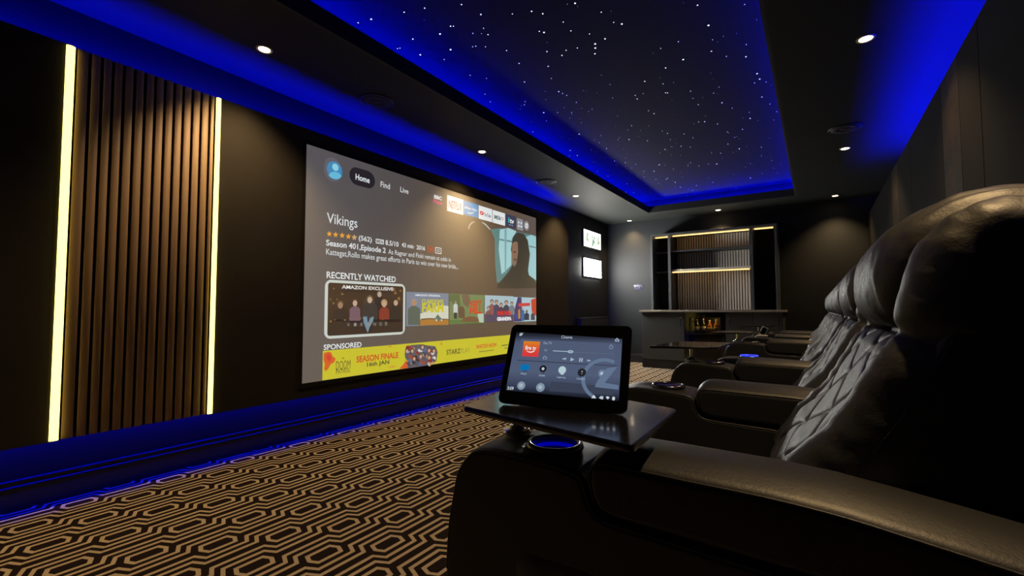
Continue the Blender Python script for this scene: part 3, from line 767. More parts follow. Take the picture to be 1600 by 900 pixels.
   ('e',2.3787,1.1123,0.033,0.0222,(90,66,50)),('e',2.3787,1.1192,0.0242,0.0188,(200,160,135)),
   ('p',[(2.4237,1.2266),(2.4238,1.1381),(2.4407,1.1248),(2.4648,1.1136),(2.4961,1.1134),(2.5206,1.1244),(2.5379,1.1377),(2.5377,1.2278)],(60,60,84)),
   ('e',2.4805,1.0858,0.0375,0.0248,(90,66,50)),('e',2.4805,1.0936,0.0276,0.0211,(200,160,135)),
   ('p',[(2.534,1.2278),(2.5343,1.1393),(2.5518,1.1283),(2.5796,1.1189),(2.6062,1.1188),(2.6345,1.1279),(2.6525,1.139),(2.6521,1.2291)],(120,132,140)),
   ('e',2.593,1.0958,0.0318,0.0207,(90,66,50)),('e',2.593,1.1022,0.0234,0.0175,(200,160,135)),
   ('p',[(2.0879,1.2229),(2.0878,1.1965),(2.1029,1.1853),(2.1256,1.1759),(2.1511,1.176),(2.1742,1.1856),(2.1897,1.1972),(2.1898,1.224)],(140,80,80)),
   ('e',2.1383,1.1521,0.0304,0.0213,(90,66,50)),('e',2.1383,1.1588,0.0224,0.0181,(200,160,135)),('t','WAR WITH',2.2969,1.1838,2.5779,1.2357,(228,38,34),0.06),
   ('t','GRANDPA',2.2969,1.2507,2.585,1.2946,(246,250,252),0.06),]),
  ('poster_tile', 'rightmost poster in red and pale blue', [
   ('r',2.6336,1.0205,3.1509,1.3139,(180,210,220),0.0),('p',[(2.6335,1.2083),(2.7253,1.0206),(2.8072,1.0242),(2.8215,1.3104),(2.6331,1.3112)],(70,60,110)),
   ('p',[(3.0275,1.0471),(3.1522,1.0228),(3.1503,1.2457),(3.0473,1.2225)],(206,62,40)),
   ('p',[(2.7346,1.0939),(3.0062,1.0857),(3.0017,1.1239),(2.7344,1.1337)],(214,66,66)),('e',2.6956,1.2504,0.0312,0.0312,(40,80,170)),
   ('p',[(2.7342,1.1777),(2.7732,1.1567),(2.7784,1.2726),(2.7338,1.2822)],(220,140,40)),
   ('p',[(2.8654,1.2954),(2.8658,1.2291),(2.8828,1.2177),(2.9079,1.2083),(2.9373,1.2085),(2.9628,1.2184),(2.9801,1.2303),(2.9796,1.2978)],(40,52,70)),
   ('e',2.9227,1.1909,0.0258,0.0184,(120,90,80)),
   ('p',[(2.7959,1.3045),(2.7965,1.1878),(2.8072,1.1789),(2.8211,1.1716),(2.8433,1.1716),(2.8573,1.1791),(2.868,1.1881),(2.8673,1.3061)],(40,110,170)),
   ('e',2.8323,1.1582,0.0195,0.0141,(200,170,150)),
   ('p',[(3.0214,1.2986),(3.0219,1.2325),(3.0358,1.2234),(3.0566,1.216),(3.0805,1.2162),(3.1015,1.2241),(3.1156,1.2335),(3.1151,1.3005)],(70,70,80)),
   ('e',3.0687,1.2022,0.021,0.0146,(160,120,100)),]),
  ('sponsored_lettering', None, [
   ('t','SPONSORED',0.1608,1.4165,0.4889,1.4561,(240,246,246),0.018),]),
  ('banner', 'yellow banner with red and dark lettering', [
   ('r',0.1548,1.4607,3.109,1.6706,(214,206,44),0.0),
   ('p',[(0.1622,1.4777),(0.1988,1.4702),(0.2236,1.4783),(0.234,1.5053),(0.2613,1.5252),(0.2498,1.5504),(0.2202,1.5622),(0.2012,1.5931),(0.1772,1.6093),(0.1672,1.5894),(0.1733,1.5558),(0.1613,1.5289)],(226,100,40)),
   ('p',[(0.1798,1.492),(0.2089,1.4858),(0.2293,1.5223),(0.2052,1.546),(0.1852,1.5183)],(224,66,36)),
   ('p',[(0.8756,1.6666),(0.9157,1.6404),(0.9563,1.5984),(0.9776,1.6365),(0.9683,1.6726)],(226,92,40)),
   ('p',[(0.7432,1.4705),(0.7942,1.4641),(0.7815,1.4761)],(226,110,40)),('p',[(1.3772,1.4861),(1.4102,1.4713),(1.4072,1.5106)],(220,140,50)),
   ('p',[(0.7456,1.6426),(0.8093,1.6295),(0.8488,1.6436),(0.8096,1.6515)],(220,170,50)),('t','THE',0.3113,1.5218,0.3342,1.5343,(90,84,40),0.02),
   ('t','DOOM',0.2642,1.5461,0.3891,1.6103,(66,64,44),-0.004),('t','PATROL',0.265,1.6076,0.3899,1.6379,(66,64,44),0.0),
   ('t','SEASON FINALE',0.4413,1.5232,0.865,1.5732,(214,80,36),0.03),('t','16th JAN',0.5412,1.5806,0.7667,1.623,(70,68,44),0.025),
   ('t','STARZ',1.4681,1.5518,1.6731,1.6006,(58,56,44),0.015),('t','PLAY',1.6749,1.5542,1.8259,1.5999,(150,145,60),-0.006),
   ('t','WATCH NOW',1.9225,1.5333,2.2903,1.5768,(214,72,40),0.03),('r',1.9713,1.6062,2.2362,1.6139,(120,116,50),0.0),('r',2.3851,1.5663,2.5146,1.5772,(110,106,46),0.0),
   ('r',2.4395,1.6019,2.5071,1.61,(110,106,46),0.0),
   ('p',[(0.9351,1.5504),(0.9481,1.4898),(1.0109,1.4754),(1.1122,1.4757),(1.2181,1.4923),(1.3125,1.5064),(1.3452,1.5621),(1.3297,1.6386),(1.2821,1.6692),(1.1589,1.6739),(1.0131,1.6733),(0.9683,1.6726),(0.9773,1.6158),(0.9451,1.5871)],(96,92,100)),
   ('p',[(1.0193,1.4994),(1.042,1.4978),(1.0554,1.5083),(1.048,1.5216)],(205,160,130)),('p',[(1.2265,1.6221),(1.2457,1.6122),(1.2662,1.6324),(1.2522,1.641)],(150,40,36)),
   ('p',[(1.0401,1.6328),(1.0522,1.6205),(1.0708,1.6421),(1.0583,1.6523)],(60,70,90)),('p',[(1.0359,1.5828),(1.0683,1.5677),(1.1034,1.5951),(1.0745,1.6005)],(60,50,46)),
   ('p',[(1.1801,1.576),(1.1976,1.5672),(1.2125,1.5852),(1.2041,1.6092)],(205,160,130)),
   ('p',[(0.9342,1.5224),(0.9647,1.5183),(0.9953,1.5333),(0.9705,1.5412)],(220,220,214)),
   ('p',[(1.1541,1.5617),(1.1709,1.5565),(1.2056,1.5724),(1.1772,1.5774)],(190,196,200)),
   ('p',[(1.0959,1.6469),(1.1228,1.6358),(1.1538,1.6591),(1.1291,1.6658)],(90,110,150)),('p',[(0.9569,1.6201),(0.9856,1.6137),(1.0017,1.6306),(0.9916,1.644)],(60,50,46)),
   ('p',[(1.1617,1.5249),(1.1834,1.5084),(1.2154,1.5354),(1.1899,1.5454)],(90,110,150)),
   ('p',[(0.9851,1.6261),(1.0046,1.6274),(1.0251,1.6362),(1.0104,1.6425)],(205,160,130)),
   ('p',[(1.2088,1.6521),(1.2217,1.6471),(1.2613,1.6638),(1.2282,1.6822)],(220,220,214)),
   ('p',[(1.2351,1.6399),(1.2689,1.6415),(1.2992,1.6527),(1.2755,1.6746)],(205,160,130)),
   ('p',[(0.9702,1.5391),(1.0084,1.5352),(1.0201,1.5493),(1.0143,1.5559)],(60,70,90)),('p',[(1.0476,1.6117),(1.088,1.6034),(1.1116,1.6241),(1.0942,1.6327)],(90,110,150)),
   ('p',[(0.9682,1.4894),(1.0,1.4793),(1.0364,1.5005),(1.006,1.5159)],(170,70,50)),('p',[(1.1518,1.5439),(1.1648,1.527),(1.1851,1.553),(1.1713,1.5777)],(90,110,150)),
   ('p',[(1.1031,1.5274),(1.1271,1.5285),(1.1504,1.5375),(1.1332,1.5473)],(220,220,214)),
   ('p',[(1.2434,1.5801),(1.2568,1.5756),(1.2764,1.5894),(1.2633,1.599)],(90,110,150)),
   ('p',[(1.0843,1.5292),(1.1054,1.5118),(1.1259,1.5387),(1.1116,1.5463)],(220,220,214)),
   ('p',[(1.2668,1.6074),(1.307,1.5951),(1.3212,1.6189),(1.3137,1.6325)],(220,220,214)),('p',[(0.9978,1.6179),(1.0345,1.6021),(1.055,1.6296),(1.0408,1.6469)],(60,50,46)),
   ('p',[(1.2181,1.5827),(1.2507,1.5705),(1.271,1.5938),(1.2574,1.6174)],(170,70,50)),('p',[(0.9506,1.6283),(0.9883,1.6182),(1.001,1.6395),(0.9945,1.6618)],(60,70,90)),
   ('p',[(1.1938,1.5388),(1.2323,1.5227),(1.2644,1.5507),(1.2389,1.5644)],(170,70,50)),
   ('p',[(1.2069,1.6466),(1.226,1.6484),(1.2644,1.6588),(1.2323,1.6624)],(205,160,130)),
   ('p',[(0.9691,1.6052),(1.002,1.5901),(1.0277,1.617),(1.0082,1.6378)],(90,110,150)),('p',[(0.9831,1.5753),(1.0174,1.5666),(1.0492,1.5873),(1.0235,1.6085)],(170,70,50)),
   ('p',[(0.9431,1.4834),(0.9706,1.4752),(1.0039,1.4938),(0.9765,1.5094)],(60,70,90)),('p',[(0.9403,1.4902),(0.9756,1.4739),(0.9946,1.5002),(0.9816,1.512)],(150,40,36)),
   ('p',[(0.9695,1.564),(0.9912,1.5496),(1.0106,1.5738),(0.9972,1.5832)],(170,70,50)),
   ('p',[(1.251,1.5646),(1.2658,1.5457),(1.3014,1.5752),(1.2724,1.5867)],(220,220,214)),('p',[(1.0811,1.6001),(1.1057,1.589),(1.143,1.6122),(1.112,1.6278)],(170,70,50)),
   ('p',[(1.0917,1.6149),(1.1082,1.5979),(1.1249,1.6244),(1.1144,1.6326)],(170,70,50)),
   ('p',[(1.2245,1.5393),(1.2674,1.5425),(1.2849,1.5505),(1.2739,1.5691)],(150,40,36)),
   ('p',[(1.1183,1.5677),(1.1515,1.56),(1.1657,1.5781),(1.1578,1.5886)],(205,160,130)),('p',[(1.045,1.6056),(1.085,1.596),(1.1149,1.6184),(1.0913,1.6341)],(60,50,46)),
   ('p',[(1.1167,1.6349),(1.1518,1.6262),(1.1896,1.6485),(1.1582,1.6615)],(170,70,50)),('p',[(1.1598,1.564),(1.176,1.5487),(1.1983,1.5736),(1.1825,1.5916)],(60,70,90)),
   ('p',[(1.0803,1.5833),(1.1118,1.5729),(1.1314,1.5942),(1.1181,1.6174)],(90,110,150)),('p',[(1.132,1.547),(1.1625,1.5474),(1.1857,1.5577),(1.1689,1.581)],(60,70,90)),
   ('p',[(1.0583,1.5446),(1.0748,1.5273),(1.1027,1.5545),(1.0811,1.569)],(150,40,36)),('p',[(1.2043,1.6269),(1.2461,1.6274),(1.2752,1.6401),(1.2526,1.6542)],(150,40,36)),
   ('p',[(1.2152,1.6541),(1.231,1.6415),(1.2626,1.6654),(1.2376,1.684)],(205,160,130)),('e',1.0185,1.5229,0.0243,0.0198,(70,48,40)),
   ('e',1.0186,1.5281,0.0157,0.0157,(214,170,140)),('e',1.1422,1.498,0.0256,0.0204,(70,48,40)),('e',1.1422,1.5033,0.0165,0.0161,(214,170,140)),
   ('e',1.2262,1.5332,0.0265,0.0207,(70,48,40)),('e',1.2262,1.5386,0.0171,0.0163,(214,170,140)),('e',1.1207,1.5785,0.0253,0.0202,(70,48,40)),
   ('e',1.1207,1.5839,0.0164,0.016,(214,170,140)),('e',1.2268,1.5985,0.0264,0.0207,(70,48,40)),('e',1.2269,1.6039,0.0171,0.0163,(214,170,140)),
   ('e',1.0407,1.5926,0.0245,0.0199,(70,48,40)),('e',1.0407,1.5978,0.0158,0.0157,(214,170,140)),('e',1.2889,1.5434,0.0271,0.0209,(70,48,40)),
   ('e',1.289,1.5489,0.0175,0.0165,(214,170,140)),('e',0.9553,1.5181,0.0237,0.0196,(70,48,40)),('e',0.9554,1.5232,0.0153,0.0155,(214,170,140)),]),
]
TABLET_PICTURE = [
  ('display', 'lit blue grey touch screen', [
   ('p',[(0.0139,0.0172),(0.2321,0.0273),(0.2337,0.146),(0.0133,0.1419)],'GRAD'),]),
  ('player_panel', None, [
   ('p',[(0.0263,0.0327),(0.2199,0.0372),(0.2206,0.08),(0.0262,0.0777)],(84,96,124)),('p',[(0.0335,0.0373),(0.0694,0.0379),(0.0699,0.0704),(0.0351,0.07)],'FIRE'),
   ('t','fire tv',0.0391,0.047,0.063,0.0561,(245,250,250),0.02),
   ('p',[(0.0417,0.0572),(0.0474,0.0595),(0.0532,0.0598),(0.0613,0.0563),(0.059,0.06),(0.0531,0.062),(0.0465,0.0609)],(245,250,250)),
   ('t','Fire TV',0.0771,0.0376,0.0942,0.0431,(170,190,215),0.0),('p',[(0.0798,0.0554),(0.0829,0.0523),(0.0878,0.0551),(0.0839,0.0586)],(130,150,180)),
   ('e',0.0836,0.0552,0.0016,0.0016,(84,96,124)),('p',[(0.0988,0.0556),(0.1294,0.056),(0.1296,0.0573),(0.099,0.0569)],(190,210,225)),
   ('p',[(0.1392,0.0569),(0.2194,0.0581),(0.2194,0.0586),(0.1392,0.0576)],(110,122,150)),('e',0.1346,0.0567,0.006,0.0033,(165,190,210)),
   ('e',0.1346,0.0567,0.0017,0.0011,(110,130,150)),('e',0.2124,0.0448,0.0038,0.0038,(140,160,190)),('e',0.2124,0.0448,0.0028,0.0028,(84,96,124)),
   ('r',0.2115,0.0387,0.2127,0.043,(140,160,190),0.0),('p',[(0.0804,0.0744),(0.0802,0.0699),(0.0838,0.0671),(0.0882,0.07),(0.0885,0.0745)],(140,160,190)),
   ('p',[(0.0821,0.0734),(0.0819,0.0708),(0.0841,0.0691),(0.0866,0.071),(0.0868,0.0737)],(84,96,124)),
   ('p',[(0.1196,0.0722),(0.124,0.0694),(0.1242,0.0711),(0.1278,0.0688),(0.128,0.074),(0.1239,0.0724),(0.1242,0.0742)],(165,185,210)),
   ('p',[(0.1367,0.0688),(0.1444,0.0726),(0.1368,0.0762)],(175,195,220)),('r',0.1538,0.0687,0.1563,0.0764,(175,195,220),0.0),
   ('r',0.158,0.0688,0.1605,0.0764,(175,195,220),0.0),
   ('p',[(0.1692,0.0711),(0.1696,0.0751),(0.1728,0.0737),(0.173,0.0754),(0.1768,0.0731),(0.1729,0.0711),(0.1731,0.0724)],(165,185,210)),]),
  ('divider_line', None, [
   ('p',[(0.0263,0.0781),(0.2269,0.0807),(0.227,0.0819),(0.0265,0.0795)],(48,54,72)),]),
  ('lower_panel', None, [
   ('p',[(0.1039,0.118),(0.2231,0.1212),(0.2232,0.1358),(0.1028,0.1372)],(62,70,90)),]),
  ('emblem', 'large pale circle emblem with a figure four', [
   ('p',[(0.1835,0.1425),(0.1797,0.1402),(0.1838,0.1351),(0.187,0.1371)],(104,124,154)),
   ('p',[(0.1797,0.1402),(0.1761,0.1374),(0.1808,0.1328),(0.1838,0.1351)],(104,124,154)),
   ('p',[(0.1761,0.1374),(0.1729,0.1343),(0.1781,0.1302),(0.1808,0.1328)],(104,124,154)),
   ('p',[(0.1729,0.1343),(0.17,0.1309),(0.1756,0.1273),(0.1781,0.1302)],(104,124,154)),
   ('p',[(0.17,0.1309),(0.1675,0.1272),(0.1736,0.1242),(0.1756,0.1273)],(104,124,154)),
   ('p',[(0.1675,0.1272),(0.1654,0.1233),(0.1718,0.1209),(0.1736,0.1242)],(104,124,154)),
   ('p',[(0.1654,0.1233),(0.1637,0.1192),(0.1705,0.1174),(0.1718,0.1209)],(104,124,154)),
   ('p',[(0.1637,0.1192),(0.1626,0.1149),(0.1695,0.1138),(0.1705,0.1174)],(104,124,154)),
   ('p',[(0.1626,0.1149),(0.1619,0.1105),(0.169,0.1101),(0.1695,0.1138)],(104,124,154)),
   ('p',[(0.1619,0.1105),(0.1617,0.106),(0.1689,0.1064),(0.169,0.1101)],(104,124,154)),
   ('p',[(0.1617,0.106),(0.1621,0.1016),(0.1692,0.1027),(0.1689,0.1064)],(104,124,154)),
   ('p',[(0.1621,0.1016),(0.163,0.0972),(0.1699,0.0991),(0.1692,0.1027)],(104,124,154)),
   ('p',[(0.163,0.0972),(0.1643,0.093),(0.171,0.0955),(0.1699,0.0991)],(104,124,154)),('p',[(0.1643,0.093),(0.1662,0.0889),(0.1726,0.0921),(0.171,0.0955)],(104,124,154)),
   ('p',[(0.1662,0.0889),(0.1685,0.0851),(0.1745,0.0889),(0.1726,0.0921)],(104,124,154)),
   ('p',[(0.1685,0.0851),(0.1713,0.0815),(0.1769,0.0859),(0.1745,0.0889)],(104,124,154)),
   ('p',[(0.1713,0.0815),(0.1745,0.0782),(0.1795,0.0832),(0.1769,0.0859)],(104,124,154)),
   ('p',[(0.1745,0.0782),(0.178,0.0754),(0.1824,0.0808),(0.1795,0.0832)],(104,124,154)),
   ('p',[(0.178,0.0754),(0.1818,0.0729),(0.1856,0.0787),(0.1824,0.0808)],(104,124,154)),
   ('p',[(0.1818,0.0729),(0.186,0.0708),(0.1891,0.077),(0.1856,0.0787)],(104,124,154)),
   ('p',[(0.186,0.0708),(0.1903,0.0692),(0.1927,0.0756),(0.1891,0.077)],(104,124,154)),
   ('p',[(0.1903,0.0692),(0.1948,0.0681),(0.1964,0.0747),(0.1927,0.0756)],(104,124,154)),
   ('p',[(0.1948,0.0681),(0.1994,0.0674),(0.2003,0.0741),(0.1964,0.0747)],(104,124,154)),
   ('p',[(0.1994,0.0674),(0.2041,0.0673),(0.2041,0.074),(0.2003,0.0741)],(104,124,154)),
   ('p',[(0.2041,0.0673),(0.2087,0.0676),(0.208,0.0743),(0.2041,0.074)],(104,124,154)),
   ('p',[(0.2087,0.0676),(0.2133,0.0685),(0.2118,0.075),(0.208,0.0743)],(104,124,154)),
   ('p',[(0.2133,0.0685),(0.2177,0.0698),(0.2155,0.076),(0.2118,0.075)],(104,124,154)),
   ('p',[(0.2177,0.0698),(0.2219,0.0715),(0.2191,0.0775),(0.2155,0.076)],(104,124,154)),
   ('p',[(0.2078,0.0868),(0.2271,0.0827),(0.2061,0.1143),(0.2314,0.1171),(0.2316,0.1255),(0.1893,0.1235),(0.1897,0.1174)],(104,124,154)),]),
  ('watch_icon', 'small blue television icon', [
   ('r',0.0361,0.0874,0.0551,0.0992,(0,120,190),0.003),('p',[(0.0428,0.0997),(0.0512,0.0997),(0.0524,0.1009),(0.0424,0.101)],(30,60,90)),
   ('t','Watch',0.0386,0.1042,0.0512,0.1081,(170,190,215),0.01),]),
  ('listen_icon', 'dark speaker icon', [
   ('e',0.0839,0.094,0.0071,0.0071,(24,26,34)),('e',0.0839,0.094,0.003,0.003,(200,210,225)),
   ('p',[(0.0817,0.0999),(0.0878,0.0998),(0.0878,0.1028),(0.0825,0.1027)],(60,70,90)),('t','Listen',0.0778,0.1054,0.09,0.1093,(170,190,215),0.01),]),
  ('lighting_icon', 'pale light bulb icon', [
   ('e',0.1229,0.0945,0.0076,0.0076,(190,215,225)),('p',[(0.1188,0.099),(0.1282,0.0989),(0.1262,0.1036),(0.1216,0.1039)],(190,215,225)),
   ('t','Lighting',0.1145,0.1074,0.1313,0.1112,(170,190,215),0.01),]),
  ('comfort_icon', 'round dark dial icon', [
   ('e',0.1617,0.0974,0.0083,0.0083,(46,52,58)),('e',0.1617,0.0974,0.0068,0.0068,(34,38,44)),('e',0.1619,0.0953,0.0012,0.0012,(200,210,215)),
   ('e',0.1619,0.0995,0.001,0.001,(150,160,165)),('t','Comfort',0.153,0.1076,0.1693,0.1113,(170,190,215),0.01),]),
  ('security_icon', 'pale square camera icon', [
   ('r',0.1928,0.0897,0.2078,0.1044,(110,130,160),0.006),('e',0.1992,0.0971,0.0041,0.0041,(150,170,195)),('e',0.1992,0.0971,0.0018,0.0018,(210,225,235)),
   ('t','Video',0.1937,0.1095,0.207,0.1131,(170,190,215),0.01),]),
  ('round_icon', 'left pale round icon', [
   ('e',0.0444,0.1304,0.0084,0.0084,(135,155,175)),('e',0.0439,0.13,0.0042,0.0042,(175,190,205)),]),
  ('round_icon', 'right pale round icon', [
   ('e',0.0843,0.1313,0.0087,0.0087,(135,155,175)),('e',0.0838,0.1309,0.0041,0.0041,(175,190,205)),]),
  ('status_lettering', None, [
   ('t','Cinema',0.1124,0.0234,0.1351,0.0297,(185,200,215),0.01),('t','3:59',0.0164,0.134,0.0295,0.1403,(220,228,235),0.02),
   ('p',[(0.0216,0.0262),(0.0218,0.0209),(0.0255,0.0189),(0.0265,0.0218),(0.0292,0.0179),(0.0286,0.0227),(0.0263,0.0261)],(185,195,205)),
   ('p',[(0.2182,0.0303),(0.2222,0.0254),(0.227,0.0301),(0.2264,0.0336),(0.2192,0.0333)],(160,178,200)),('e',0.2226,0.0306,0.0017,0.0017,(84,96,124)),
   ('p',[(0.1846,0.1444),(0.1854,0.1408),(0.1883,0.138),(0.1913,0.1408),(0.1928,0.1442)],(215,225,232)),
   ('p',[(0.1979,0.1426),(0.2014,0.1392),(0.2059,0.1396),(0.2056,0.1451),(0.2013,0.1447)],(200,212,225)),
   ('p',[(0.2102,0.1405),(0.2135,0.1387),(0.2171,0.1407),(0.214,0.1445)],(225,232,240)),('r',0.2218,0.1388,0.2267,0.1454,(215,225,232),0.002),]),
]



def scr3d(u, v, l): return (u, -0.0036 - l, -v)


for nm, lb, items in SCREEN_PICTURE:
    bm = bmesh.new(); mats = []
    for i, it in enumerate(items): draw(bm, mats, it, scr3d, i * 0.00012, picture_mat)
    o = link(nm, bm, mats, screen)
    if lb: o['label'] = lb

# ------------------------------------------------------------------ far left corner: lit signs, radiator, switch plate
def light_box(z0, z1, label, art):
    r = empty('light_box_sign', (7.065, YL, z0), label, 'lit sign', 'square lit signs on the left wall')
    h = z1 - z0
    link('casing', boxes((-0.352, 0.352, -0.022, 0, -0.008, h + 0.008)), M['black'], r, bevel=0.004)
    k = 'sign face ' + ('art' if art else 'plain')
    m = mat(k, (0.8, 0.8, 0.75), 0.5, emit=(1.0, 0.985, 0.90), level=2.6 if art else SIGN_LEVEL)
    link('face', boxes((-0.342, 0.342, -0.030, -0.022, 0.0, h)), m, r, bevel=0.003)
    if art:
        gm = mat('sign green', (0.3, 0.5, 0.35), 0.5, emit=(0.30, 0.52, 0.36), level=0.7)
        pm = mat('sign pale green', (0.5, 0.6, 0.45), 0.5, emit=(0.62, 0.80, 0.52), level=0.8)
        bm = bmesh.new()
        for i, (pts, mi_) in enumerate((([(-0.05, 0.02), (-0.02, 0.16), (-0.07, 0.19), (0.0, 0.2), (0.02, 0.12), (0.04, 0.2), (0.10, 0.19), (0.06, 0.15), (0.09, 0.02), (0.05, 0.02), (0.035, 0.09), (0.0, 0.02)], 0),
                                       ([(-0.29, 0.10), (-0.25, 0.22), (-0.17, 0.24), (-0.20, 0.15), (-0.15, 0.10), (-0.22, 0.08)], 1),
                                       ([(0.16, 0.08), (0.19, 0.2), (0.28, 0.24), (0.24, 0.16), (0.31, 0.13), (0.26, 0.07)], 1))):
            f = bm.faces.new([bm.verts.new((x, -0.0325 - 0.0005 * i, z)) for x, z in pts]); f.material_index = mi_
        link('sign_art', bm, [gm, pm], r)


light_box(1.945, 2.218, 'upper of the two glowing square signs, with pale green shapes', True)
light_box(1.458, 1.748, 'lower of the two glowing square signs, plain glaring white', False)

r = empty('radiator', (7.0, YL - 0.0015, 0.12), 'black radiator low on the left wall beyond the projector screen, its near end lit blue', 'radiator')
bm = bmesh.new(); box(bm, -0.55, 0.575, -0.088, -0.03, 0.02, 0.655)
link('panel', bm, M['black'], r, bevel=0.006)
bm = bmesh.new()
for i in range(26): box(bm, -0.53 + i * 0.0425, -0.505 + i * 0.0425, -0.094, -0.086, 0.05, 0.63)
link('fins', bm, M['black'], r, bevel=0.003, segs=1, wn=False)
link('top_grille', boxes((-0.55, 0.575, -0.092, -0.02, 0.655, 0.668)), M['skirting'], r, bevel=0.003)
for x in (-0.4, 0.36): link('bracket', boxes((x, x + 0.04, -0.03, 0, 0.1, 0.6)), M['black'], r)
link('foot', boxes((-0.45, -0.42, -0.075, -0.045, -0.12, 0.03)), M['black'], r)
link('foot', boxes((0.42, 0.45, -0.075, -0.045, -0.12, 0.03)), M['black'], r)

r = empty('switch_plate', (XB, 2.56, 1.30), 'polished metal double switch plate on the grey end wall', 'switch')
link('plate', boxes((-0.008, 0, -0.076, 0.076, -0.045, 0.045)), M['chrome'], r, bevel=0.003)
for y in (-0.036, 0.036):
    bm = bmesh.new(); lathe(bm, [(0, -0.02), (0.013, -0.02), (0.017, -0.008), (0.017, -0.007), (0, -0.007)], c=(0, y, 0), n=20, axis='x')
    link('dimmer_knob', bm, M['steel_dark'], r, smooth=True)

# ------------------------------------------------------------------ the bar
CX = 7.19
r = empty('worktop', (CX, 1.35, 0.873), 'pale stone worktop running along the bar cabinets', 'worktop')
link('slab', boxes((-0.045, XB - CX - 0.002, -1.005, 0.99, 0, 0.03)), M['worktop'], r, bevel=0.003)


def handle(parent, y, z0, z1):
    h = link('handle', boxes((-0.028, -0.020, y - 0.006, y + 0.006, z0, z1)), M['black'], parent, bevel=0.003)
    for zz in (z0 + 0.008, z1 - 0.016): link('post', boxes((-0.020, 0.0, y - 0.004, y + 0.004, zz, zz + 0.008)), M['chrome'], h)
    bm = bmesh.new(); box(bm, -0.030, -0.018, y - 0.009, y + 0.009, z1, z1 + 0.012)
    link('cap', bm, M['chrome'], h, bevel=0.003)


def base_cabinet(y0, y1, hy, label, doors):
    r = empty('base_cabinet', (CX, (y0 + y1) / 2, 0), label, 'cabinet', 'dark grey bar cabinets')
    w_ = (y1 - y0) / 2
    link('carcass', boxes((0.022, 0.58, -w_, w_, 0.13, 0.872)), M['cabinet'], r)
    link('plinth', boxes((0.004, 0.56, -w_, w_, 0.0, 0.128)), M['black'], r)
    ys = [-w_ + 2 * w_ * i / doors for i in range(doors + 1)]
    for i, (a, b) in enumerate(zip(ys, ys[1:])):
        d = link('door', boxes((0, 0.02, a + 0.002, b - 0.002, 0.134, 0.870)), M['cabinet'], r, bevel=0.002)
        yy = (hy - (y0 + y1) / 2) if i == (0 if hy < (y0 + y1) / 2 else doors - 1) else a + 0.05
        handle(d, yy, 0.672, 0.778)


base_cabinet(1.662, 2.312, 1.712, 'dark grey cabinet at the left end of the bar, left of the drinks fridge', 1)
base_cabinet(0.375, 1.092, 1.035, 'dark grey cabinet at the right end of the bar, right of the drinks fridge', 2)

r = empty('drinks_fridge', (CX, 1.377, 0.0), 'black glass door drinks fridge with warm lit bottles under the bar worktop', 'fridge')
link('body', boxes((0.03, 0.56, -0.278, 0.278, 0.06, 0.10), (0.03, 0.56, -0.278, 0.278, 0.835, 0.868), (0.03, 0.56, -0.278, -0.25, 0.10, 0.835), (0.03, 0.56, 0.25, 0.278, 0.10, 0.835), (0.52, 0.56, -0.25, 0.25, 0.10, 0.835)), M['black'], r)
link('plinth', boxes((0.03, 0.56, -0.275, 0.275, 0.0, 0.058)), M['black'], r)
d = link('door_frame', boxes((0.0, 0.028, -0.28, 0.28, 0.79, 0.868), (0.0, 0.028, -0.28, 0.28, 0.06, 0.14), (0.0, 0.028, -0.28, -0.215, 0.14, 0.79), (0.0, 0.028, 0.215, 0.28, 0.14, 0.79)), M['gloss_black'], r, bevel=0.002)
link('door_glass', boxes((0.008, 0.014, -0.215, 0.215, 0.14, 0.79)), M['glass'], r)
link('badge', boxes((-0.003, 0.0, -0.02, 0.02, 0.815, 0.823)), M['chrome'], d)
for z in (0.32, 0.545):
    bm = bmesh.new(); box(bm, 0.04, 0.5, -0.25, 0.25, z, z + 0.006); box(bm, 0.036, 0.044, -0.25, 0.25, z - 0.006, z + 0.012)
    link('shelf', bm, M['steel_dark'], r)
ll = link('interior_light', boxes((0.06, 0.34, -0.17, 0.02, 0.826, 0.832)), mat('fridge lamp', (0.6, 0.4, 0.2), emit=(1, 0.55, 0.16), level=9), r)


def bottle(x, y, z, h, rad, m, label):
    r = empty('bottle', (x, y, z), label, 'bottle', 'bottles in the drinks fridge')
    bm = bmesh.new(); lathe(bm, [(0, 0), (rad * 0.9, 0), (rad, 0.006), (rad, h * 0.58), (rad * 0.75, h * 0.68), (rad * 0.36, h * 0.77), (rad * 0.33, h * 0.93), (0, h * 0.93)], n=24)
    link('glass_body', bm, m, r, smooth=True)
    bm = bmesh.new(); lathe(bm, [(rad + 0.0006, h * 0.18), (rad + 0.0006, h * 0.48), (rad - 0.002, h * 0.48), (rad - 0.002, h * 0.18)], n=24, closed=True)
    link('paper_label', bm, M['label'], r, smooth=True)
    bm = bmesh.new(); lathe(bm, [(0, h * 0.93), (rad * 0.4, h * 0.93), (rad * 0.4, h), (0, h)], n=20)
    link('cap', bm, M['label'], r, smooth=True)


bottle(CX + 0.14, 1.330, 0.551, 0.20, 0.034, M['amber_glass'], 'amber bottle left of the clear amber bottle on the top fridge shelf')
bottle(CX + 0.13, 1.235, 0.551, 0.21, 0.036, M['amber_glass'], 'rightmost amber bottle on the top fridge shelf')
bottle(CX + 0.17, 1.425, 0.551, 0.22, 0.034, M['dark_glass'], 'dark bottle left of the amber bottles on the top fridge shelf')
bottle(CX + 0.17, 1.515, 0.551, 0.21, 0.035, M['dark_glass'], 'leftmost dark bottle on the top fridge shelf')

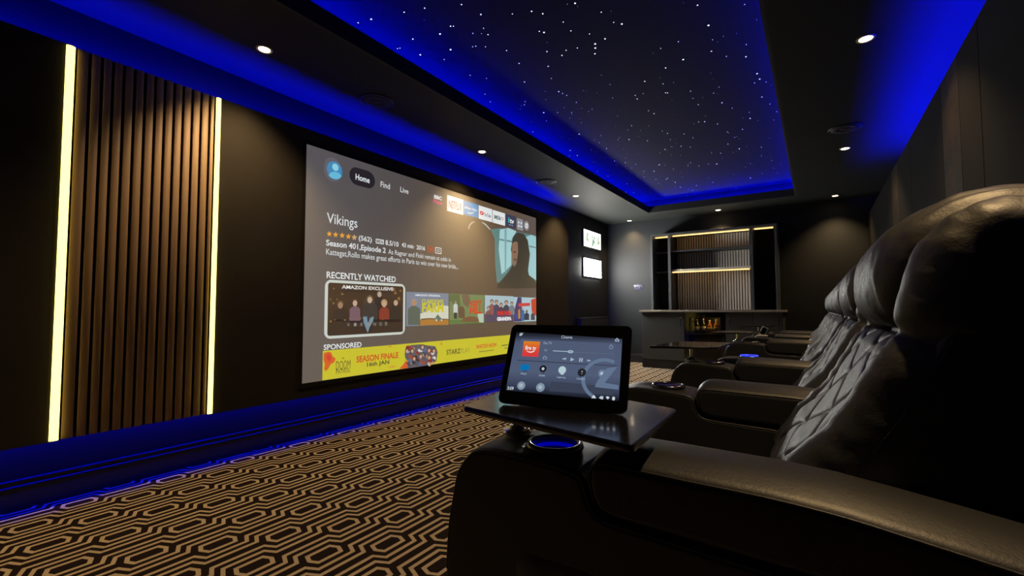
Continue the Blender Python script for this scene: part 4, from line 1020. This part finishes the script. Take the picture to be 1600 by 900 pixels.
UX0, UX1 = 7.42, XB - 0.002
r = empty('bar_shelf_unit', (UX0, 1.32, 0.904), 'dark shelving unit on the bar worktop with slatted back and amber strip lights', 'shelf unit')
L = lambda a: a - 1.32
zb, zt = 0.0, 1.232
for y0, y1, nm in ((2.19, 2.222, 'side_panel'), (0.428, 0.46, 'side_panel'), (1.905, 1.945, 'divider'), (0.735, 0.772, 'divider')):
    link(nm, boxes((0.0, UX1 - UX0, L(y0), L(y1), zb, zt - 0.034)), M['unit'], r, bevel=0.0015)
link('top_panel', boxes((0.0, UX1 - UX0, L(0.428), L(2.222), zt - 0.034, zt)), M['unit'], r, bevel=0.0015)
link('back_panel', boxes((UX1 - UX0 - 0.012, UX1 - UX0, L(0.46), L(2.19), zb, zt - 0.034)), M['felt'], r)
link('shelf', boxes((0.13, UX1 - UX0 - 0.013, L(1.945), L(2.19), 0.925, 0.945)), M['unit'], r, bevel=0.0015)
link('shelf', boxes((0.13, UX1 - UX0 - 0.013, L(1.945), L(2.19), 0.610, 0.630)), M['unit'], r, bevel=0.0015)
link('shelf', boxes((0.03, UX1 - UX0 - 0.04, L(0.772), L(1.905), 0.925, 0.945)), M['unit'], r, bevel=0.0015)
sh = link('shelf', boxes((0.03, UX1 - UX0 - 0.04, L(0.772), L(1.905), 0.610, 0.645)), M['slat_grey'], r, bevel=0.0015)
bm = bmesh.new(); y = 0.780; n_ = 0
while y < 1.895:
    link('slat', boxes((UX1 - UX0 - 0.038, UX1 - UX0 - 0.013, L(y), L(min(y + 0.027, 1.897)), zb + 0.001, zt - 0.035)), M['slat_grey'], r); y += 0.0385
bm.free()


def led(y0, y1, x, z, parent):
    b = link('light_bar', boxes((x - 0.008, x + 0.008, L(y0) + 0.02, L(y1) - 0.012, z - 0.016, z)), M['bar_led'], parent)
    return b


led(0.772, 1.905, 0.10, zt - 0.035, r); led(1.945, 2.19, 0.13, zt - 0.035, r); led(0.46, 0.735, 0.10, zt - 0.035, r)
led(0.772, 1.905, 0.06, 0.609, r)

# ------------------------------------------------------------------ recliners
ARM = [(0.615, 0.045), (0.628, 0.12), (0.631, 0.30), (0.629, 0.405), (0.623, 0.485), (0.615, 0.534), (0.602, 0.593), (0.587, 0.621), (0.566, 0.643), (0.548, 0.651), (0.515, 0.656),
       (0.44, 0.655), (0.376, 0.651), (0.345, 0.647), (0.332, 0.640), (0.326, 0.627), (0.319, 0.603), (0.304, 0.587), (0.282, 0.581), (0.158, 0.577), (0.0, 0.571),
       (-0.2, 0.565), (-0.34, 0.56), (-0.36, 0.54), (-0.36, 0.045)]
PAD = [(0.300, 0.594), (0.312, 0.612), (0.318, 0.640), (0.317, 0.656), (0.309, 0.667), (0.285, 0.672), (0.22, 0.672), (0.157, 0.671), (0.058, 0.670), (-0.02, 0.665), (-0.087, 0.656),
       (-0.162, 0.645), (-0.26, 0.63), (-0.355, 0.615), (-0.362, 0.60), (-0.36, 0.570), (-0.2, 0.572), (0.0, 0.579), (0.158, 0.585), (0.278, 0.588)]
LOW = [(0.575, 0.045), (0.588, 0.12), (0.59, 0.35), (0.585, 0.44), (0.572, 0.52), (0.55, 0.572), (0.522, 0.597), (0.49, 0.609), (0.42, 0.613), (0.30, 0.612), (0.15, 0.608), (0.0, 0.60),
       (-0.15, 0.588), (-0.28, 0.57), (-0.34, 0.56), (-0.36, 0.54), (-0.36, 0.045)]
AW = 0.172


def crown(rows, x0, x1, zmin, amt, ymin=-9, side=0.0):
    for row in rows:
        for v in row:
            t = (v.co.x - (x0 + x1) / 2) / ((x1 - x0) / 2)
            if v.co.z > zmin and v.co.y > ymin: v.co.z += amt * (1 - abs(t) ** 2.2)
            if side and v.co.y > 0.5: v.co.y += side * (1 - abs(t) ** 2.2)


def arm_body(prof, name, parent, x0, cup_y, ztop, zmin, ymin):
    bm = bmesh.new(); rows = prism_x(bm, prof, x0, x0 + AW, 10)
    crown(rows, x0, x0 + AW, zmin, 0.003, ymin, 0.006)
    o = link(name, bm, M['leather'], parent, smooth=True, bevel=0.011, segs=3)
    # soften first, then drill the cup well
    cb = bmesh.new(); lathe(cb, [(0, ztop - 0.075), (0.0445, ztop - 0.075), (0.0455, ztop + 0.05), (0, ztop + 0.05)], c=(x0 + AW / 2 - 0.003, cup_y, 0), n=40)
    cut(o, cb)
    for p in o.data.polygons: p.use_smooth = True
    md = o.modifiers.new('normals', 'WEIGHTED_NORMAL')
    # welt along both side seams
    for xs in (x0 + 0.0035, x0 + AW - 0.0035):
        bm = bmesh.new()
        seam = [(xs, y - 0.0035 * (1 if y > 0.55 else 0), z - (0.0035 if z > 0.5 else 0)) for y, z in prof[3:-2]]
        tube(bm, resample(seam, 90), 0.0028, 6)
        link('piping', bm, M['leather'], o, smooth=True)
    return o


def cup_holder(parent, cx, cy, z, lit_rim=False):
    bm = bmesh.new()
    lathe(bm, [(0.0435, -0.004), (0.0435, 0.006), (0.0455, 0.0095), (0.050, 0.0095), (0.0545, 0.006), (0.056, 0.0), (0.050, -0.003)], c=(cx, cy, z), n=48, closed=True)
    c = link('cup_holder', bm, M['steel_dark'], parent, smooth=True)
    bm = bmesh.new()
    lathe(bm, [(0.0, -0.066), (0.036, -0.066), (0.040, -0.062), (0.0432, -0.004), (0.0446, -0.004), (0.0415, -0.064), (0.037, -0.0685), (0.0, -0.0685)], c=(cx, cy, z), n=48)
    link('cup_liner', bm, M['cup_in'], c, smooth=True)
    bm = bmesh.new(); lathe(bm, [(0.0415, -0.011), (0.0425, -0.004), (0.0433, -0.004), (0.0433, -0.011)], c=(cx, cy, z), n=48, closed=True)
    link('led_ring', bm, M['cup_led'], c, smooth=True)
    if lit_rim:
        bm = bmesh.new(); lathe(bm, [(0.0475, 0.0085), (0.0475, 0.0135), (0.0505, 0.0135), (0.0515, 0.0085)], c=(cx, cy, z), n=48, closed=True)
        link('lit_rim', bm, M['rim_led'], c, smooth=True)


def armrest(parent, x0):
    """a full armrest: body, quilted side panel, cup holder, padded top"""
    body = arm_body(ARM, 'armrest', parent, x0, 0.425, 0.657, 0.60, 0.33)
    cup_holder(body, x0 + AW / 2 - 0.003, 0.425, 0.6575)
    bm = bmesh.new(); rows = prism_x(bm, PAD, x0 - 0.002, x0 + AW + 0.002, 10)
    crown(rows, x0 - 0.002, x0 + AW + 0.002, 0.605, 0.020)
    pad = link('armrest_pad', bm, M['leather'], parent, smooth=True, bevel=0.012, segs=3)
    seam = PAD[1:14]
    for xs, sg in ((x0 + 0.0015, 1), (x0 + AW - 0.0015, -1)):
        bm = bmesh.new(); st = bmesh.new()
        tube(bm, resample([(xs, y - (0.002 if y > 0.3 else 0), z - 0.002) for y, z in seam], 80), 0.0022, 6)
        pts = resample([(xs + sg * 0.0135, y, z + 0.0015) for y, z in PAD[5:14]], 90)
        for i in range(0, 89):
            a, b = pts[i], pts[i + 1]; mid = (a + b) / 2; d = (b - a).normalized() * 0.0022
            tube(st, [mid - d, mid + d], 0.0008, 5)
        link('piping', bm, M['leather'], pad, smooth=True)
        link('stitching', st, M['stitch'], pad)
    # quilted panel let into the outer face
    bm = bmesh.new(); nu, nv = 56, 36; V = []
    y0, y1, z0, z1 = -0.32, 0.462, 0.07, 0.494
    for i in range(nu + 1):
        row = []
        for j in range(nv + 1):
            y = y0 + (y1 - y0) * i / nu; z = z0 + (z1 - z0) * j / nv
            if j == nv or True:
                # round the front top corner
                cy, cz, rr = y1 - 0.035, z1 - 0.035, 0.035
                if y > cy and z > cz:
                    dy, dz = y - cy, z - cz; l = math.hypot(dy, dz); mx_ = max(dy, dz)
                    if l > 0: y, z = cy + dy / l * mx_, cz + dz / l * mx_
            a = (y / 0.085 + z / 0.105); b = (y / 0.085 - z / 0.105)
            puff = 1 - math.exp(-6.5 * abs(math.sin(PI * a) * math.sin(PI * b)))
            e = min(i, nu - i, j, nv - j) / 2.0
            h = 0.002 + 0.006 * puff * min(1, e)
            if e == 0: h = -0.001
            row.append(bm.verts.new((x0 - h, y, z)))
        V.append(row)
    for i in range(nu):
        for j in range(nv): bm.faces.new((V[i][j], V[i + 1][j], V[i + 1][j + 1], V[i][j + 1]))
    link('side_panel', bm, M['leather_soft'], body, smooth=True)


def low_console(parent, x0):
    body = arm_body(LOW, 'console', parent, x0, 0.355, 0.616, 0.57, 0.0)
    cup_holder(body, x0 + AW / 2 - 0.003, 0.355, 0.617, True)


BACK = [(0.105, 0.56), (0.05, 0.655), (0.018, 0.69), (-0.018, 0.735), (-0.062, 0.812), (-0.098, 0.884)]
WING = BACK + [(-0.106, 0.925), (-0.117, 0.975), (-0.14, 1.028), (-0.176, 1.064), (-0.208, 1.078), (-0.248, 1.082), (-0.33, 1.060)]
PILLOW = [(-0.118, 0.886), (-0.088, 0.902), (-0.075, 0.935), (-0.075, 0.98), (-0.086, 1.026), (-0.110, 1.060), (-0.147, 1.088), (-0.188, 1.108), (-0.228, 1.117), (-0.275, 1.118),
          (-0.33, 1.110), (-0.375, 1.085), (-0.395, 1.035), (-0.37, 0.97), (-0.29, 0.91), (-0.20, 0.884)]
STITCH = [(0.01, 0.60), (-0.03, 0.665), (-0.063, 0.72), (-0.094, 0.771), (-0.132, 0.844), (-0.168, 0.922), (-0.206, 0.996), (-0.25, 1.045), (-0.33, 1.07)]
BX0, BX1 = 0.182, 0.798


def wrinkle(p, sx, sy, sz, seed):
    return noise.noise(Vector((p[0] * sx + seed, p[1] * sy, p[2] * sz)))


def backrest(parent):
    root = parent
    shell = STITCH + [(-0.42, 1.058), (-0.468, 1.0), (-0.47, 0.9), (-0.425, 0.72), (-0.37, 0.55), (-0.34, 0.42), (0.0, 0.42)]
    bm = bmesh.new(); prism_x(bm, shell, BX0 + 0.003, BX1 - 0.003, 2)
    sh = link('backrest', bm, M['leather'], root, smooth=True, bevel=0.018, segs=3)
    # side wings: soft rolls following the recline, pinched at the neck seam
    path = resample([(0, y, z) for y, z in WING], 96)
    for cx, sg in ((BX0 + 0.055, 1), (BX1 - 0.057, -1)):
        bm = bmesh.new(); rows = []
        N = len(path)
        for i, p in enumerate(path):
            t = (path[min(i + 1, N - 1)] - path[max(i - 1, 0)]).normalized()
            nrm = Vector((0, t.z, -t.y))
            f = i / (N - 1)
            pinch = 1 - 0.17 * math.exp(-((p.z - 0.886) / 0.012) ** 2) * (1 if f < 0.6 else 0) - 0.07 * math.exp(-((p.z - 0.866) / 0.006) ** 2)
            endt = min(1, (1 - f) / 0.10) ** 0.5 if f > 0.9 else 1
            dp = 0.082 - 0.026 * max(0, min(1, (f - 0.55) / 0.2))
            rx, rn = 0.054 * pinch * max(endt, 0.15), dp * pinch * max(endt, 0.15)
            c = Vector((cx, p.y, p.z)) - nrm * (dp - 0.004 * max(0, min(1, (0.62 - f) / 0.08)))
            row = []
            for k in range(28):
                a = 2 * PI * k / 28
                ca, sa = math.cos(a), math.sin(a)
                q = c + Vector((1, 0, 0)) * (rx * ca) + nrm * (rn * sa)
                wv = wrinkle(q, 14, 26, 34, 3.1 * sg) * 0.0035 + wrinkle(q, 9, 60, 60, 7.7 * sg) * 0.0022
                q += (q - c).normalized() * wv
                row.append(bm.verts.new(q))
            rows.append(row)
        for a, b in zip(rows, rows[1:]):
            for k in range(28): bm.faces.new((a[k], a[(k + 1) % 28], b[(k + 1) % 28], b[k]))
        bm.faces.new(rows[0]); bm.faces.new(rows[-1])
        link('side_bolster', bm, M['leather_soft'], root, smooth=True)
    # diamond quilted middle
    cpath = resample([(0, y, z) for y, z in BACK], 96)
    bm = bmesh.new(); nx = 110; V = []; B = []
    xa, xb = BX0 + 0.072, BX1 - 0.072
    for j, p in enumerate(cpath):
        t = (cpath[min(j + 1, 95)] - cpath[max(j - 1, 0)]).normalized(); nrm = Vector((0, t.z, -t.y))
        if nrm.y < 0: nrm = -nrm
        row, rb = [], []
        for i in range(nx + 1):
            u = i / nx; x = xa + (xb - xa) * u; s = j / 95 * 0.385
            a = (x - 0.49) / 0.235 + s / 0.140; b = (x - 0.49) / 0.235 - s / 0.140
            puff = 1 - math.exp(-12 * abs(math.sin(PI * a) * math.sin(PI * b)))
            e = min(1.0, min(u, 1 - u) / 0.10)
            h = -0.022 + 0.012 * e ** 0.5 + 0.0085 * puff * (0.35 + 0.65 * e)
            if j > 85: h -= 0.012 * ((j - 85) / 10) ** 2
            q = Vector((x, p.y, p.z)) + nrm * h
            row.append(bm.verts.new(q)); rb.append(bm.verts.new(Vector((x, p.y, p.z)) - nrm * 0.06))
        V.append(row); B.append(rb)
    for j in range(95):
        for i in range(nx):
            bm.faces.new((V[j][i], V[j][i + 1], V[j + 1][i + 1], V[j + 1][i]))
            bm.faces.new((B[j][i], B[j + 1][i], B[j + 1][i + 1], B[j][i + 1]))
        bm.faces.new((V[j][0], V[j + 1][0], B[j + 1][0], B[j][0])); bm.faces.new((V[j][nx], B[j][nx], B[j + 1][nx], V[j + 1][nx]))
    for j in (0, 95):
        for i in range(nx): bm.faces.new((V[j][i], V[j][i + 1], B[j][i + 1], B[j][i]))
    link('quilted_cushion', bm, M['leather_soft'], root, smooth=True)
    # gathered head cushion
    prof = resample([(0, y, z) for y, z in PILLOW], 72, True)
    c0 = Vector((0, -0.24, 1.00)); bm = bmesh.new(); rows = []; NX = 72
    hx = (BX1 - BX0) / 2 - 0.078; mx_ = (BX0 + BX1) / 2
    for i in range(NX + 1):
        t = -1 + 2 * i / NX; t = math.sin(t * PI / 2) * 0.5 + t * 0.5
        sc_ = max(0.03, (1 - abs(t) ** 6)) ** 0.30
        row = []
        for k, p in enumerate(prof):
            q = c0 + (p - c0) * sc_; q.x = mx_ + hx * t
            edge = abs(t) ** 3
            wv = wrinkle(q, 110, 40, 40, 9.2) * (0.0006 + 0.002 * edge) + wrinkle(q, 34, 10, 10, 1.7) * (0.003 + 0.007 * edge) + wrinkle(q, 80, 22, 22, 4.2) * (0.0012 + 0.0035 * edge)
            q += (p - c0).normalized() * wv
            row.append(bm.verts.new(q))
        rows.append(row)
    n = len(prof)
    for a, b in zip(rows, rows[1:]):
        for k in range(n): bm.faces.new((a[k], a[(k + 1) % n], b[(k + 1) % n], b[k]))
    bm.faces.new(rows[0]); bm.faces.new(rows[-1])
    link('head_cushion', bm, M['leather_soft'], root, smooth=True)
    # twin needle seam where wing and side panel meet
    pts = resample([(0, y - 0.012, z - 0.004) for y, z in STITCH], 74)
    for xs in (BX0 + 0.0015, BX1 - 0.0015):
        st = bmesh.new()
        for a, b in zip(pts, pts[1:]):
            mid = (a + b) / 2; d = (b - a).normalized() * 0.0027; mid.x = xs
            tube(st, [mid - d, mid + d], 0.0011, 5)
        link('stitching', st, M['stitch'], sh)


def seat(parent):
    bm = boxes((0.176, 0.798, -0.10, 0.50, 0.30, 0.452)); bmesh.ops.subdivide_edges(bm, edges=bm.edges[:], cuts=6, use_grid_fill=True)
    for v in bm.verts:
        if v.co.z > 0.44: v.co.z += 0.022 * (1 - ((v.co.x - 0.487) / 0.312) ** 4) * (1 - ((v.co.y - 0.2) / 0.32) ** 4)
    link('seat_cushion', bm, M['leather'], parent, smooth=True, bevel=0.03, segs=3)
    link('footrest', boxes((0.180, 0.798, 0.502, 0.565, 0.09, 0.44)), M['leather'], parent, smooth=True, bevel=0.025, segs=3)
    link('base', boxes((0.178, 0.798, -0.34, 0.49, 0.03, 0.295)), M['leather'], parent, bevel=0.01)
    for x in (0.04, 0.76):
        for y in (-0.30, 0.45):
            bm = bmesh.new(); lathe(bm, [(0, 0), (0.02, 0), (0.024, 0.046), (0, 0.046)], c=(x, y, 0), n=12); link('foot', bm, M['black'], parent)


PITCH, ROW0 = 0.81, 0.70
GRP = 'black leather recliners in one row'
WHICH = ['nearest black leather recliner of the row, its armrest filling the lower right foreground',
         'second black leather recliner of the row, just beyond the nearest one',
         'third black leather recliner of the row, with a swivel tray on its armrest',
         'fourth black leather recliner of the row, its low console glowing blue',
         'fifth black leather recliner of the row, second from the bar',
         'last black leather recliner of the row, nearest the bar']


def make_chair(i, arm):
    r = empty('recliner', (ROW0 + PITCH * i, 0, 0), WHICH[i], 'recliner', GRP)
    return r


chairs = []
r0 = make_chair(0, True)
armrest(r0, 0.0); backrest(r0); seat(r0)
chairs.append(r0)
low_proto = None
for i in range(1, 6):
    if i == 3:
        r = empty('recliner', (ROW0 + PITCH * i, 0, 0), WHICH[i], 'recliner', GRP)
        for k in [c for c in COL.objects if c.parent == r0 and not c.name.startswith('armrest')]: copy_tree(k, r)
        low_console(r, 0.0)
    else:
        r = copy_tree(r0); r.location = (ROW0 + PITCH * i, 0, 0); r['label'] = WHICH[i]
    chairs.append(r)
for k in [c for c in COL.objects if c.parent == r0 and c.name.startswith('armrest')]:
    c = copy_tree(k, chairs[5]); c.location = (PITCH, 0, 0)

# ------------------------------------------------------------------ swivel trays
def round_poly(pts, rad, n=5):
    out = []
    for i, p in enumerate(pts):
        p = Vector(p); a = (Vector(pts[i - 1]) - p).normalized(); b = (Vector(pts[(i + 1) % len(pts)]) - p).normalized()
        s, e = p + a * rad, p + b * rad
        for k in range(n + 1):
            t = k / n; out.append(tuple((1 - t) ** 2 * s + 2 * t * (1 - t) * p + t * t * e))
    return out


TRAYQ = [(0.690 - 0.815, 0.576 - 0.531), (0.618 - 0.815, 0.213 - 0.531), (0.887 - 0.815, 0.219 - 0.531), (1.012 - 0.815, 0.625 - 0.531)]


def make_tray(label):
    r = empty('swivel_tray', (0.812, 0.531, 0.6605), label, 'tray', 'swivel trays on the recliner armrests')
    bm = bmesh.new(); prism_z(bm, round_poly(TRAYQ, 0.016), 0.0615, 0.0735)
    link('tray_top', bm, M['carbon'], r, bevel=0.0025)
    bm = bmesh.new(); lathe(bm, [(0, 0.0), (0.008, 0.0), (0.008, 0.0615), (0, 0.0615)], n=24); link('post', bm, M['chrome'], r, smooth=True, bevel=0.001)
    bm = bmesh.new(); lathe(bm, [(0, 0.0), (0.031, 0.0), (0.031, 0.004), (0.027, 0.009), (0.018, 0.010), (0.014, 0.018), (0.0, 0.018)], n=36); link('swivel_base', bm, M['chrome'], r, smooth=True, bevel=0.001)
    return r


t0 = make_tray('carbon weave swivel tray on the nearest armrest, holding the lit tablet')
for n, lb in ((2, 'swivel tray on the third armrest, nearest of the three far trays'), (4, 'middle of the three far swivel trays, on the fifth armrest of the row'), (6, 'farthest swivel tray of the row, just before the bar cabinets')):
    c = copy_tree(t0); c.location.x += PITCH * n; c.rotation_euler.z = math.radians(100); c['label'] = lb

# ------------------------------------------------------------------ tablet on the near tray
TA, TE, TUP = Vector((0.7313, 0.5228, 0.738)), Vector((0.17599, -0.98439, 0)), Vector((0.43153, 0.07715, 0.89879))
TN = Vector((-0.88477, -0.15818, 0.43837))
TWID, THEI = 0.2495, 0.1671
tab = empty('tablet', TA, 'black tablet showing a lit control screen, leaning back on the near swivel tray', 'tablet')


def tb3d(u, v, l):
    p = TE * u + TUP * (THEI - v) + TN * (0.0006 + l)
    return p


bm = bmesh.new(); pts = round_rect(0, 0, TWID, THEI, 0.012, 6)
F_ = [bm.verts.new(TE * u + TUP * (THEI - v)) for u, v in pts]; K_ = [bm.verts.new(TE * (u * 0.985 + 0.002) + TUP * (THEI - v) * 0.985 - TN * 0.009 + TUP * 0.001) for u, v in pts]
n = len(pts)
for i in range(n): bm.faces.new((F_[i], F_[(i + 1) % n], K_[(i + 1) % n], K_[i]))
bm.faces.new(F_); bm.faces.new(K_[::-1])
body = link('body', bm, M['gloss_black'], tab, bevel=0.0012)
# wedge foot behind it, resting on the tray
NB = Vector((-TN.x, -TN.y, 0)).normalized()
bm = bmesh.new(); rows = []
zf = 0.0
for u in (0.035, TWID - 0.035):
    a = TE * u + TUP * 0.006 - TN * 0.009; b = TE * u + TUP * 0.125 - TN * 0.009
    c = TE * u + NB * 0.118; c.z = zf; d = TE * u + NB * 0.012; d.z = zf
    rows.append([bm.verts.new(p) for p in (a, b, c, d)])
for k in range(4): bm.faces.new((rows[0][k], rows[0][(k + 1) % 4], rows[1][(k + 1) % 4], rows[1][k]))
bm.faces.new(rows[0]); bm.faces.new(rows[1])
link('stand', bm, M['black'], tab, bevel=0.003)
TAB_GAIN = 0.85


def tab_pick(c):
    if c == 'GRAD':
        if 'tabgrad' not in M: M['tabgrad'] = ramp_emission('display glow', 2, [(0.0, (14, 16, 24)), (0.12, (58, 68, 92)), (0.35, (86, 98, 126)), (0.82, (80, 92, 120)), (0.93, (44, 50, 66)), (1.0, (14, 15, 20))], 0.01, TAB_GAIN, 0.3)
        return M['tabgrad']
    if c == 'FIRE':
        if 'tabfire' not in M: M['tabfire'] = ramp_emission('orange to pink tile', 2, [(0.0, (226, 52, 70)), (0.35, (230, 64, 62)), (0.6, (232, 90, 50)), (1.0, (236, 150, 30))], 0.01, TAB_GAIN, 0.3)
        return M['tabfire']
    return picture_mat(c, 0.01, TAB_GAIN, 0.3)


for gi, (nm, lb, items) in enumerate(TABLET_PICTURE):
    bm = bmesh.new(); mats = []
    for i, it in enumerate(items): draw(bm, mats, it, tb3d, gi * 0.00004 + i * 0.000012, tab_pick)
    o = link(nm, bm, mats, tab)
    if lb: o['label'] = lb

# small phone propped at the far end
r = empty('phone', (ROW0 + PITCH * 5 + AW / 2 - 0.003, 0.425, 0.668), 'small upright phone in a pale frame standing in the cup holder of a far armrest', 'phone')
tilt = Matrix.Rotation(math.radians(24), 3, 'X') @ Matrix.Rotation(math.radians(20), 3, 'Z')
bm = boxes((-0.004, 0.004, -0.026, 0.026, 0.010, 0.088)); bmesh.ops.rotate(bm, verts=bm.verts[:], cent=(0, 0, 0.012), matrix=tilt)
link('frame', bm, M['white_plastic'], r, bevel=0.0015)
bm = boxes((-0.0055, -0.0035, -0.021, 0.021, 0.016, 0.082)); bmesh.ops.rotate(bm, verts=bm.verts[:], cent=(0, 0, 0.012), matrix=tilt)
link('glass', bm, M['gloss_black'], r)
bm = bmesh.new(); lathe(bm, [(0, 0.0), (0.051, 0.0), (0.051, 0.004), (0.03, 0.012), (0, 0.012)], n=32)
link('dock', bm, M['white_plastic'], r, smooth=True, bevel=0.001)
